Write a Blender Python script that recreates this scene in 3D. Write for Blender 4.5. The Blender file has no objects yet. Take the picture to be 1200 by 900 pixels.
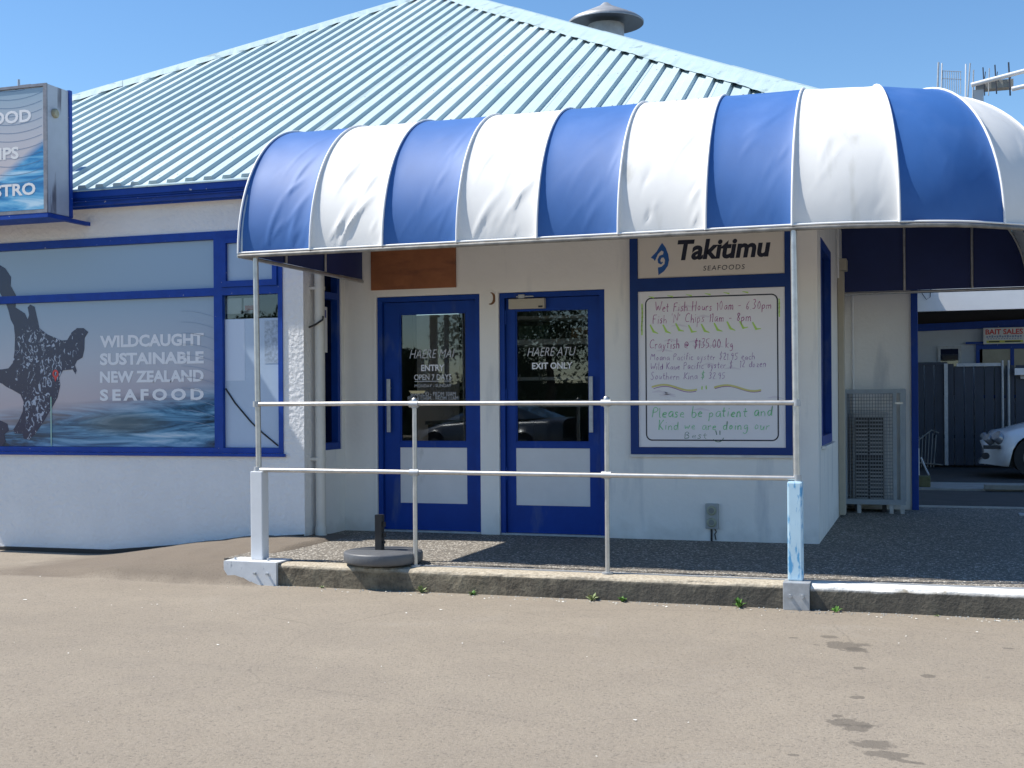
import bpy, bmesh, math, random
from mathutils import Vector, Matrix
random.seed(7)
S = bpy.context.scene
C = S.collection
PI = math.pi

# ------------------------------------------------------------------ camera
cam_d = bpy.data.cameras.new('camera'); cam = bpy.data.objects.new('camera', cam_d); C.objects.link(cam)
TH = math.atan(.334)
cam.matrix_world = (Matrix.Translation((0, 0, 1.2)) @ Matrix.Rotation(TH, 4, 'Z') @ Matrix.Rotation(PI/2, 4, 'X')
                    @ Matrix.Rotation(-.007, 4, 'Z'))
cam_d.sensor_width = 36; cam_d.lens = 36*1450/1200; cam_d.shift_y = 20/1200
cam_d.clip_start = .1; cam_d.clip_end = 3000
S.camera = cam

# ------------------------------------------------------------------ sky and sun
sun_to = Vector((-.68, -.15, 1.0)).normalized()          # towards the sun
W = bpy.data.worlds.new('World'); S.world = W; W.use_nodes = True
wn = W.node_tree; wn.nodes.clear()
sky = wn.nodes.new('ShaderNodeTexSky'); sky.sky_type = 'NISHITA'; sky.sun_disc = False
sky.sun_elevation = math.asin(sun_to.z); sky.sun_rotation = math.atan2(sun_to.x, sun_to.y)
sky.air_density = 1.0; sky.dust_density = .05; sky.ozone_density = 3.2
bg = wn.nodes.new('ShaderNodeBackground'); bg.inputs[1].default_value = .105
wo = wn.nodes.new('ShaderNodeOutputWorld')
hs_ = wn.nodes.new('ShaderNodeHueSaturation'); hs_.inputs['Saturation'].default_value = 1.16; hs_.inputs['Value'].default_value = 1.1
wn.links.new(sky.outputs[0], hs_.inputs['Color']); wn.links.new(hs_.outputs[0], bg.inputs[0]); wn.links.new(bg.outputs[0], wo.inputs[0])
sd = bpy.data.lights.new('sun', 'SUN'); sd.energy = 5.0; sd.angle = math.radians(.55); sd.color = (1, .955, .88)
so = bpy.data.objects.new('sun', sd); C.objects.link(so)
so.rotation_euler = (-sun_to).to_track_quat('-Z', 'Y').to_euler(); so.location = (-20, -6, 30)
S.view_settings.view_transform = 'Standard'; S.view_settings.look = 'None'
S.view_settings.exposure = .55; S.view_settings.gamma = 1
S.render.resolution_x = 1024; S.render.resolution_y = 768

# ------------------------------------------------------------------ materials
def mat(name, col, rough=.6, metal=0, spec=.5, var=0, vscale=6, bump=0, bscale=60, stains=None, coat=0, col2=None, detail=4):
    m = bpy.data.materials.new(name); m.use_nodes = True
    n = m.node_tree; p = n.nodes['Principled BSDF']
    p.inputs['Base Color'].default_value = (*col, 1); p.inputs['Roughness'].default_value = rough
    p.inputs['Metallic'].default_value = metal; p.inputs['Specular IOR Level'].default_value = spec
    p.inputs['Coat Weight'].default_value = coat
    tc = n.nodes.new('ShaderNodeTexCoord')
    last = None
    if var:
        t = n.nodes.new('ShaderNodeTexNoise'); t.inputs['Scale'].default_value = vscale; t.inputs['Detail'].default_value = detail
        t.inputs['Roughness'].default_value = .65
        n.links.new(tc.outputs['Object'], t.inputs['Vector'])
        r = n.nodes.new('ShaderNodeValToRGB'); r.color_ramp.elements[0].position = .3; r.color_ramp.elements[1].position = .7
        c2 = col2 or tuple(max(0, c*(1-var)) for c in col)
        r.color_ramp.elements[0].color = (*c2, 1); r.color_ramp.elements[1].color = (*col, 1)
        n.links.new(t.outputs['Fac'], r.inputs['Fac']); last = r.outputs['Color']
    if stains:      # (colour, scale vector, threshold low, high)
        sc, sv, lo, hi = stains
        mp = n.nodes.new('ShaderNodeMapping'); mp.inputs['Scale'].default_value = sv
        n.links.new(tc.outputs['Object'], mp.inputs['Vector'])
        t = n.nodes.new('ShaderNodeTexNoise'); t.inputs['Scale'].default_value = 1; t.inputs['Detail'].default_value = 6
        n.links.new(mp.outputs[0], t.inputs['Vector'])
        mr = n.nodes.new('ShaderNodeMapRange'); mr.inputs['From Min'].default_value = lo; mr.inputs['From Max'].default_value = hi
        n.links.new(t.outputs['Fac'], mr.inputs['Value'])
        mx = n.nodes.new('ShaderNodeMix'); mx.data_type = 'RGBA'
        n.links.new(mr.outputs[0], mx.inputs['Factor'])
        if last: n.links.new(last, mx.inputs['A'])
        else: mx.inputs['A'].default_value = (*col, 1)
        mx.inputs['B'].default_value = (*sc, 1); last = mx.outputs['Result']
    if last: n.links.new(last, p.inputs['Base Color'])
    if bump:
        t = n.nodes.new('ShaderNodeTexNoise'); t.inputs['Scale'].default_value = bscale; t.inputs['Detail'].default_value = 5
        n.links.new(tc.outputs['Object'], t.inputs['Vector'])
        b = n.nodes.new('ShaderNodeBump'); b.inputs['Strength'].default_value = 1; b.inputs['Distance'].default_value = bump
        n.links.new(t.outputs['Fac'], b.inputs['Height']); n.links.new(b.outputs[0], p.inputs['Normal'])
    return m

M = {}
M['wall'] = mat('wall_paint', (.85, .835, .80), .75, var=.07, vscale=1.5, bump=.003, bscale=28,
                stains=((.52, .54, .56), (5, 5, .9), .58, .80))
M['stucco'] = mat('stucco_paint', (.78, .78, .78), .75, var=.07, vscale=3, bump=.012, bscale=26)
M['blue'] = mat('blue_paint', (.006, .058, .36), .5, spec=.3, var=.25, vscale=9, bump=.0006, bscale=90, stains=((.42, .45, .50), (26, 26, 26), .70, .73))
M['doorblue'] = mat('door_blue_paint', (.004, .048, .30), .5, spec=.25, var=.2, vscale=5, bump=.0006, bscale=90, stains=((.10, .14, .25), (5, 5, 1.5), .60, .85))
M['navyframe'] = mat('sign_blue', (.006, .04, .20), .5, spec=.3, var=.15, vscale=5)
M['panelwhite'] = mat('door_panel', (.70, .70, .71), .5, var=.08, vscale=4, stains=((.5, .5, .5), (8, 8, 3), .66, .8))
M['white'] = mat('white_paint', (.78, .78, .78), .5, var=.06, vscale=4)
M['pipe'] = mat('pipe_paint', (.66, .65, .60), .55, var=.12, vscale=5, stains=((.35, .28, .2), (14, 14, 4), .68, .78))
M['steel'] = mat('rail_steel', (.60, .59, .57), .38, metal=.75, var=.25, vscale=14)
M['gal'] = mat('galvanised', (.50, .52, .54), .5, metal=.45, var=.3, vscale=12)
M['galdirty'] = mat('dirty_galvanised', (.30, .29, .27), .6, metal=.3, var=.6, vscale=7)
M['plate'] = mat('plate_paint', (.66, .68, .70), .55, var=.15, vscale=9, stains=((.3, .33, .38), (18, 18, 10), .66, .74))
M['sleeve'] = mat('sleeve_paint', (.70, .72, .74), .5, var=.1, vscale=7)
M['chipped'] = mat('chipped_sleeve', (.50, .70, .82), .5, var=.1, vscale=6, stains=((.10, .34, .60), (30, 30, 9), .54, .62))
M['fabblue'] = mat('vinyl_blue', (.030, .125, .38), .6, spec=.5, var=.14, vscale=2, stains=((.055, .15, .40), (3, 3, 1.2), .50, .80))
M['fabwhite'] = mat('vinyl_white', (.74, .735, .715), .6, spec=.3, var=.06, vscale=3, stains=((.52, .51, .46), (7, 7, 1.4), .60, .85))
M['navyshade'] = mat('shaded_navy', (.012, .03, .145), .55, var=.15, vscale=3)  # blue vinyl with its shade put into the colour; also the dark post
M['piping'] = mat('piping_white', (.78, .78, .77), .5)
M['roof'] = mat('roof_paint', (.43, .54, .57), .6, spec=.25, var=.10, vscale=2.2, stains=((.30, .42, .44), (7, 1.2, 3), .60, .82))
M['cap'] = mat('hip_paint', (.40, .52, .545), .5, var=.16, vscale=5, stains=((.24, .32, .33), (6, 6, 6), .60, .66))
M['ply'] = mat('stained_ply', (.36, .13, .052), .6, var=.35, vscale=4, stains=((.14, .05, .025), (3, 3, 14), .52, .75))
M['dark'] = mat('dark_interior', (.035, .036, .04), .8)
M['inside'] = mat('interior_wall', (.20, .20, .20), .8)
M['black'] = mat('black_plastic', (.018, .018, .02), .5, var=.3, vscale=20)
M['rubber'] = mat('grey_plastic', (.115, .12, .13), .5, var=.2, vscale=14, bump=.0015, bscale=60)
M['signface'] = mat('sign_face', (.74, .69, .62), .5, var=.04, vscale=3)
M['boardwhite'] = mat('whiteboard', (.80, .79, .83), .3, var=.03, vscale=2)
M['ink'] = mat('ink_navy', (.008, .011, .03), .5)
M['logo'] = mat('logo_blue', (.012, .10, .36), .5)
M['purple'] = mat('ink_purple', (.36, .04, .24), .6)
M['violet'] = mat('ink_violet', (.30, .12, .38), .6)
M['green'] = mat('ink_green', (.22, .60, .30), .6)
M['lime'] = mat('ink_lime', (.48, .74, .16), .6)
M['yellow'] = mat('ink_yellow', (.66, .62, .25), .6)
M['darkgreen'] = mat('ink_dark_green', (.03, .16, .09), .6)
M['letter'] = mat('film_letters', (.76, .77, .80), .5)
M['letterdim'] = mat('film_letters_worn', (.52, .53, .56), .5)
M['mapnavy'] = None
M['red'] = mat('red_print', (.62, .06, .05), .5)
M['paper'] = mat('paper', (.72, .72, .73), .7)
M['frost'] = mat('frosted_film', (.36, .47, .62), .16, spec=.5, var=.12, vscale=1.6)
M['frostl'] = mat('frosted_film_pale', (.46, .57, .72), .2, var=.10, vscale=2)
M['charcoal'] = mat('fence_charcoal', (.035, .045, .07), .55, var=.25, vscale=4)
M['yardwall'] = mat('yard_wall', (.55, .60, .66), .7, var=.1, vscale=2, bump=.003, bscale=20)
M['concrete'] = mat('yard_concrete', (.32, .33, .32), .85, var=.3, vscale=5, bump=.004, bscale=50)
M['carpaint'] = mat('car_white', (.74, .76, .79), .22, coat=.6)
M['tyre'] = mat('tyre', (.02, .02, .022), .8)
M['lamp'] = mat('headlamp', (.30, .33, .38), .15, metal=.3, coat=1, var=.5, vscale=12)
M['rimgrey'] = mat('rim_grey', (.16, .17, .18), .4, metal=.6, var=.4, vscale=14)
M['timber'] = mat('grey_timber', (.30, .29, .26), .8, var=.3, vscale=6)
M['mossy'] = mat('mossy_block', (.14, .14, .07), .9, var=.4, vscale=12)
M['leaf'] = mat('weed_leaf', (.10, .24, .035), .6, var=.3, vscale=30)
M['leafpale'] = mat('weed_leaf_pale', (.24, .30, .13), .6, var=.3, vscale=30)
M['tree'] = mat('tree_leaf', (.045, .085, .025), .7, var=.5, vscale=2)
M['bark'] = mat('bark', (.10, .075, .05), .9, var=.4, vscale=8)
M['litter'] = mat('pale_litter', (.75, .73, .66), .7, var=.2, vscale=20)
M['agedwhite'] = mat('aged_white', (.46, .50, .57), .6, var=.12, vscale=5, stains=((.12, .12, .15), (12, 12, 1.6), .58, .70))
M['socket'] = mat('socket_grey', (.34, .36, .36), .5)
M['tan'] = mat('tan_paint', (.46, .42, .34), .6, var=.1, vscale=4)
M['bronze'] = mat('old_rust', (.22, .10, .045), .8, var=.4, vscale=20)
M['flue'] = mat('flue_metal', (.42, .43, .44), .5, metal=.5, var=.35, vscale=5)
M['brick'] = mat('red_brick', (.30, .13, .08), .85, var=.3, vscale=6)

def add_splash(m, h=.22, col=(.36, .34, .31), amt=.55):
    n = m.node_tree; p = n.nodes['Principled BSDF']; src = p.inputs['Base Color'].links[0].from_socket
    tc = n.nodes.new('ShaderNodeTexCoord'); sp = n.nodes.new('ShaderNodeSeparateXYZ'); n.links.new(tc.outputs['Object'], sp.inputs[0])
    t = n.nodes.new('ShaderNodeTexNoise'); t.inputs['Scale'].default_value = 7; t.inputs['Detail'].default_value = 6; n.links.new(tc.outputs['Object'], t.inputs['Vector'])
    a = n.nodes.new('ShaderNodeMath'); a.operation = 'MULTIPLY_ADD'; n.links.new(t.outputs['Fac'], a.inputs[0]); a.inputs[1].default_value = .5; n.links.new(sp.outputs[2], a.inputs[2])
    r = n.nodes.new('ShaderNodeMapRange'); n.links.new(a.outputs[0], r.inputs['Value'])
    r.inputs[1].default_value = h+.16; r.inputs[2].default_value = -.02+.16; r.inputs[3].default_value = 0; r.inputs[4].default_value = amt
    x = n.nodes.new('ShaderNodeMix'); x.data_type = 'RGBA'; n.links.new(r.outputs[0], x.inputs['Factor']); n.links.new(src, x.inputs['A']); x.inputs['B'].default_value = (*col, 1)
    n.links.new(x.outputs['Result'], p.inputs['Base Color'])
add_splash(M['wall'], .24, amt=.4); add_splash(M['stucco'], -.02, amt=.3)
def nd(n, t, **k):
    x = n.nodes.new(t)
    for a, b in k.items(): setattr(x, a, b)
    return x
def math_n(n, op, a, b=None, c=None, clamp=False):
    x = n.nodes.new('ShaderNodeMath'); x.operation = op; x.use_clamp = clamp
    for i, v in enumerate((a, b, c)):
        if v is None: continue
        if isinstance(v, (int, float)): x.inputs[i].default_value = v
        else: n.links.new(v, x.inputs[i])
    return x.outputs[0]
def mixc(n, fac, a, b):
    x = n.nodes.new('ShaderNodeMix'); x.data_type = 'RGBA'
    if isinstance(fac, (int, float)): x.inputs['Factor'].default_value = fac
    else: n.links.new(fac, x.inputs['Factor'])
    for s, v in (('A', a), ('B', b)):
        if isinstance(v, tuple): x.inputs[s].default_value = (*v, 1)
        else: n.links.new(v, x.inputs[s])
    return x.outputs['Result']
def noise(n, vec, scale, detail=4, rough=.6, dist=0):
    t = n.nodes.new('ShaderNodeTexNoise'); t.inputs['Scale'].default_value = scale
    t.inputs['Detail'].default_value = detail; t.inputs['Roughness'].default_value = rough; t.inputs['Distortion'].default_value = dist
    n.links.new(vec, t.inputs['Vector']); return t.outputs['Fac']
def ramp(n, fac, stops):
    r = n.nodes.new('ShaderNodeValToRGB'); e = r.color_ramp.elements
    while len(e) < len(stops): e.new(.5)
    for el, (p, c) in zip(e, stops): el.position = p; el.color = (*c, 1)
    n.links.new(fac, r.inputs['Fac']); return r.outputs['Color']
def maprange(n, v, a, b, c=0, d=1):
    x = n.nodes.new('ShaderNodeMapRange'); n.links.new(v, x.inputs['Value'])
    for i, k in ((1, a), (2, b), (3, c), (4, d)): x.inputs[i].default_value = k
    return x.outputs[0]
def newmat(name):
    m = bpy.data.materials.new(name); m.use_nodes = True
    return m, m.node_tree, m.node_tree.nodes['Principled BSDF']

# road: sun-bleached asphalt with wet spots
def road_mat():
    m, n, p = newmat('bleached_asphalt')
    tc = nd(n, 'ShaderNodeTexCoord'); P = tc.outputs['Object']
    sep = nd(n, 'ShaderNodeSeparateXYZ'); n.links.new(P, sep.inputs[0])
    big = noise(n, P, .35, 4); mid = noise(n, P, 3.0, 5); fine = noise(n, P, 70, 4, .75)
    c = ramp(n, big, [(.3, (.262, .222, .172)), (.7, (.305, .262, .206))])
    c = mixc(n, maprange(n, mid, .35, .75, 0, .4), c, (.205, .176, .145))
    c = mixc(n, maprange(n, fine, .56, .72, 0, .55), c, (.36, .32, .27))
    c = mixc(n, maprange(n, fine, .46, .32, 0, .75), c, (.09, .08, .07))
    # worn wheel lanes, older patches and hairline cracks
    mpl = nd(n, 'ShaderNodeMapping'); mpl.inputs['Scale'].default_value = (.10, 1.5, 1); mpl.inputs['Rotation'].default_value = (0, 0, .12); n.links.new(P, mpl.inputs['Vector'])
    lane = noise(n, mpl.outputs[0], 1.0, 3, .5, .3)
    c = mixc(n, maprange(n, lane, .45, .68, 0, .16), c, (.185, .160, .130))
    c = mixc(n, maprange(n, noise(n, P, .9, 6, .7, .6), .58, .66, 0, .22), c, (.33, .30, .26))
    wp = nd(n, 'ShaderNodeMix'); wp.data_type = 'RGBA'; wp.inputs['Factor'].default_value = .10
    wn1 = nd(n, 'ShaderNodeTexNoise'); wn1.inputs['Scale'].default_value = 2.2; wn1.inputs['Detail'].default_value = 5; n.links.new(P, wn1.inputs['Vector'])
    n.links.new(P, wp.inputs['A']); n.links.new(wn1.outputs['Color'], wp.inputs['B'])
    ck = nd(n, 'ShaderNodeTexVoronoi'); ck.feature = 'DISTANCE_TO_EDGE'; ck.inputs['Scale'].default_value = .55; n.links.new(wp.outputs['Result'], ck.inputs['Vector'])
    ckm = math_n(n, 'MULTIPLY', maprange(n, ck.outputs['Distance'], .004, .001, 0, .18), maprange(n, noise(n, P, .5, 2), .5, .6))
    c = mixc(n, ckm, c, (.07, .06, .05))
    vor = nd(n, 'ShaderNodeTexVoronoi'); vor.inputs['Scale'].default_value = 42; n.links.new(P, vor.inputs['Vector'])
    c = mixc(n, maprange(n, vor.outputs['Distance'], .20, .12, 0, .25), c, (.42, .38, .32))
    wob = noise(n, P, 14, 4)
    mxm = maprange(n, math_n(n, 'ADD', sep.outputs[0], math_n(n, 'MULTIPLY', mid, .8)), -7.1, -6.6, 0, 1)
    myp = maprange(n, math_n(n, 'ADD', sep.outputs[1], math_n(n, 'MULTIPLY', mid, .12)), 8.14, 8.22, 0, 1)
    pm = math_n(n, 'MULTIPLY', math_n(n, 'MULTIPLY', mxm, myp), maprange(n, sep.outputs[0], -4.7, -4.8, 0, .62))
    c = mixc(n, pm, c, (.115, .090, .070))
    for (cx, cy, rx, ry) in STAINS:
        dx = math_n(n, 'DIVIDE', math_n(n, 'SUBTRACT', sep.outputs[0], cx), rx)
        dy = math_n(n, 'DIVIDE', math_n(n, 'SUBTRACT', sep.outputs[1], cy), ry)
        r = math_n(n, 'SQRT', math_n(n, 'ADD', math_n(n, 'MULTIPLY', dx, dx), math_n(n, 'MULTIPLY', dy, dy)))
        r = math_n(n, 'ADD', r, math_n(n, 'MULTIPLY', math_n(n, 'SUBTRACT', wob, .5), 2.4))
        c = mixc(n, maprange(n, r, 1.0, .8, 0, .62), c, (.10, .087, .072))
    n.links.new(c, p.inputs['Base Color'])
    p.inputs['Roughness'].default_value = .88; p.inputs['Specular IOR Level'].default_value = .3
    b = nd(n, 'ShaderNodeBump'); b.inputs['Distance'].default_value = .007; b.inputs['Strength'].default_value = 1
    h = math_n(n, 'ADD', fine, math_n(n, 'MULTIPLY', mid, .5))
    n.links.new(h, b.inputs['Height']); n.links.new(b.outputs[0], p.inputs['Normal'])
    return m

def deck_mat():
    m, n, p = newmat('exposed_aggregate')
    tc = nd(n, 'ShaderNodeTexCoord'); P = tc.outputs['Object']
    v = nd(n, 'ShaderNodeTexVoronoi'); v.inputs['Scale'].default_value = 72; n.links.new(P, v.inputs['Vector'])
    big = noise(n, P, 1.3, 4)
    sepc = nd(n, 'ShaderNodeSeparateColor'); n.links.new(v.outputs['Color'], sepc.inputs[0])
    peb = ramp(n, sepc.outputs[0], [(.0, (.11, .10, .085)), (.45, (.17, .15, .125)), (.8, (.33, .29, .24)), (.95, (.75, .71, .63))])
    c = mixc(n, maprange(n, v.outputs['Distance'], .35, .55, 0, .55), peb, (.10, .09, .075))
    c = mixc(n, maprange(n, big, .4, .7, 0, .35), c, (.13, .115, .095))
    n.links.new(c, p.inputs['Base Color']); p.inputs['Roughness'].default_value = .8
    b = nd(n, 'ShaderNodeBump'); b.inputs['Distance'].default_value = .006; b.inputs['Strength'].default_value = 1; b.invert = True
    n.links.new(v.outputs['Distance'], b.inputs['Height']); n.links.new(b.outputs[0], p.inputs['Normal'])
    return m

def kerb_mat(painted=False):
    m, n, p = newmat('kerb_white_paint' if painted else 'kerb_concrete')
    tc = nd(n, 'ShaderNodeTexCoord'); P = tc.outputs['Object']
    sep = nd(n, 'ShaderNodeSeparateXYZ'); n.links.new(P, sep.inputs[0])
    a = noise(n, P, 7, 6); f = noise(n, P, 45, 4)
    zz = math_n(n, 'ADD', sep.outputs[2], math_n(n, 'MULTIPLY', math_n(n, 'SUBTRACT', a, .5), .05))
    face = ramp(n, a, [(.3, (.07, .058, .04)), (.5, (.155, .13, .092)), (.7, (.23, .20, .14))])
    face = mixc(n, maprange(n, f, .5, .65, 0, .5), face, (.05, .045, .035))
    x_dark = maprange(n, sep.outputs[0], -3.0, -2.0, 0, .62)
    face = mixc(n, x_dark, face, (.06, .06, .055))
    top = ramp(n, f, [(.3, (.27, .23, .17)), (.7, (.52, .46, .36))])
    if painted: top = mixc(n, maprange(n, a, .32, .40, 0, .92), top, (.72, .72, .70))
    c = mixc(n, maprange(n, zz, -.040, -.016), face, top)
    n.links.new(c, p.inputs['Base Color']); p.inputs['Roughness'].default_value = .9
    b = nd(n, 'ShaderNodeBump'); b.inputs['Distance'].default_value = .006; b.inputs['Strength'].default_value = 1
    n.links.new(math_n(n, 'ADD', a, f), b.inputs['Height']); n.links.new(b.outputs[0], p.inputs['Normal'])
    return m

def glass_mat(name, tint, refl=.06):
    m = bpy.data.materials.new(name); m.use_nodes = True; n = m.node_tree; n.nodes.clear()
    o = nd(n, 'ShaderNodeOutputMaterial'); mx = nd(n, 'ShaderNodeMixShader')
    t = nd(n, 'ShaderNodeBsdfTransparent'); t.inputs[0].default_value = (*tint, 1)
    g = nd(n, 'ShaderNodeBsdfGlossy'); g.inputs['Roughness'].default_value = .01; g.inputs[0].default_value = (.9, .95, 1, 1)
    fr = nd(n, 'ShaderNodeFresnel'); fr.inputs[0].default_value = 1.5
    f = math_n(n, 'ADD', fr.outputs[0], refl, clamp=True)
    n.links.new(f, mx.inputs[0]); n.links.new(t.outputs[0], mx.inputs[1]); n.links.new(g.outputs[0], mx.inputs[2])
    n.links.new(mx.outputs[0], o.inputs[0]); return m
M['glass'] = glass_mat('door_glass', (.78, .80, .80), .015)
M['glassdark'] = glass_mat('dark_glass', (.25, .28, .3), .04)

def print_mat():     # the sea picture printed on the big window film
    m, n, p = newmat('sea_print')
    tc = nd(n, 'ShaderNodeTexCoord'); P = tc.outputs['Object']
    sep = nd(n, 'ShaderNodeSeparateXYZ'); n.links.new(P, sep.inputs[0])
    X, Z = sep.outputs[0], sep.outputs[2]
    mp = nd(n, 'ShaderNodeMapping'); mp.inputs['Scale'].default_value = (.55, 1, 4.5); mp.inputs['Rotation'].default_value = (0, .10, 0)
    n.links.new(P, mp.inputs['Vector'])
    w = noise(n, mp.outputs[0], 2.2, 7, .62, .9); lo = noise(n, mp.outputs[0], .9, 3)
    skyc = ramp(n, maprange(n, Z, 1.2, 2.75), [(0, (.47, .42, .47)), (.28, (.40, .44, .53)), (.6, (.28, .38, .50)), (1, (.30, .41, .53))])
    sea = ramp(n, w, [(.36, (.02, .045, .075)), (.44, (.05, .14, .25)), (.52, (.13, .31, .48)), (.60, (.28, .47, .63)), (.70, (.52, .64, .73))])
    # wave body: dark olive hump
    dx = math_n(n, 'DIVIDE', math_n(n, 'SUBTRACT', X, -2.05), .55); dz = math_n(n, 'DIVIDE', math_n(n, 'SUBTRACT', Z, 1.02), .13)
    r = math_n(n, 'ADD', math_n(n, 'MULTIPLY', dx, dx), math_n(n, 'MULTIPLY', dz, dz))
    r = math_n(n, 'ADD', r, math_n(n, 'MULTIPLY', w, 1.2))
    sea = mixc(n, maprange(n, r, 1.6, .8, 0, .8), sea, (.075, .10, .11))
    # horizon rises to the right
    hz = math_n(n, 'SUBTRACT', Z, math_n(n, 'MULTIPLY', math_n(n, 'ADD', X, 2.0), .13))
    hz = math_n(n, 'ADD', hz, math_n(n, 'MULTIPLY', math_n(n, 'SUBTRACT', lo, .5), .25))
    c = mixc(n, maprange(n, hz, 1.33, 1.12), skyc, sea)
    n.links.new(c, p.inputs['Base Color']); p.inputs['Roughness'].default_value = .12; p.inputs['Specular IOR Level'].default_value = .45
    return m

def map_mat():
    m, n, p = newmat('map_print')
    tc = nd(n, 'ShaderNodeTexCoord'); P = tc.outputs['Object']
    sep = nd(n, 'ShaderNodeSeparateXYZ'); n.links.new(P, sep.inputs[0])
    mp = nd(n, 'ShaderNodeMapping'); mp.inputs['Scale'].default_value = (1.2, 1, .8); mp.inputs['Rotation'].default_value = (0, .4, 0)
    n.links.new(P, mp.inputs['Vector'])
    w = noise(n, mp.outputs[0], 17, 3, .6, 1.6)
    ax = math_n(n, 'ABSOLUTE', math_n(n, 'SUBTRACT', sep.outputs[0], -2.92))
    thr = math_n(n, 'ADD', .555, math_n(n, 'MULTIPLY', math_n(n, 'MULTIPLY', ax, ax), .55))
    k = math_n(n, 'MULTIPLY', maprange(n, math_n(n, 'SUBTRACT', w, thr), 0, .03), maprange(n, sep.outputs[2], 1.98, 1.85))
    c = mixc(n, k, (.010, .018, .07), (.36, .42, .54))
    n.links.new(c, p.inputs['Base Color']); p.inputs['Roughness'].default_value = .2; return m

def box_print_mat():
    m, n, p = newmat('sign_print')
    tc = nd(n, 'ShaderNodeTexCoord'); P = tc.outputs['Object']
    sep = nd(n, 'ShaderNodeSeparateXYZ'); n.links.new(P, sep.inputs[0])
    mp = nd(n, 'ShaderNodeMapping'); mp.inputs['Scale'].default_value = (.8, 1, 5); mp.inputs['Rotation'].default_value = (0, .42, 0)
    n.links.new(P, mp.inputs['Vector'])
    w = noise(n, mp.outputs[0], 2.0, 6, .6, .5)
    skyc = ramp(n, maprange(n, sep.outputs[2], .3, 1.1), [(0, (.60, .52, .52)), (.5, (.50, .50, .54)), (1, (.30, .42, .52))])
    sea = ramp(n, w, [(.32, (.02, .12, .30)), (.45, (.03, .22, .48)), (.56, (.14, .42, .66)), (.7, (.5, .68, .8))])
    hz = math_n(n, 'SUBTRACT', sep.outputs[2], math_n(n, 'MULTIPLY', sep.outputs[0], .62))
    c = mixc(n, maprange(n, hz, .05, -.03), skyc, sea)
    n.links.new(c, p.inputs['Base Color']); p.inputs['Roughness'].default_value = .3; return m

STAINS = [(-0.431, 7.058, 0.13, 0.13), (-0.367, 6.956, 0.07, 0.08), (-0.53, 7.286, 0.05, 0.05), (-0.326, 6.498, 0.035, 0.03), (-0.296, 5.866, 0.035, 0.03), (-0.314, 5.39, 0.1, 0.07), (-0.283, 5.328, 0.07, 0.06), (-0.215, 5.081, 0.1, 0.08), (-0.153, 4.952, 0.08, 0.05), (-0.09, 4.878, 0.05, 0.03), (-0.028, 4.862, 0.03, 0.02), (-0.374, 5.505, 0.03, 0.03), (0.013, 6.417, 0.04, 0.04), (-0.722, 7.203, 0.03, 0.02), (-0.494, 4.835, 0.03, 0.02), (0.412, 7.234, 0.03, 0.02)]
M['road'] = road_mat(); M['deck'] = deck_mat(); M['kerb'] = kerb_mat(); M['kerbw'] = kerb_mat(True)
M['sea'] = print_mat(); M['mapnavy'] = map_mat(); M['boxprint'] = box_print_mat()

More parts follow.
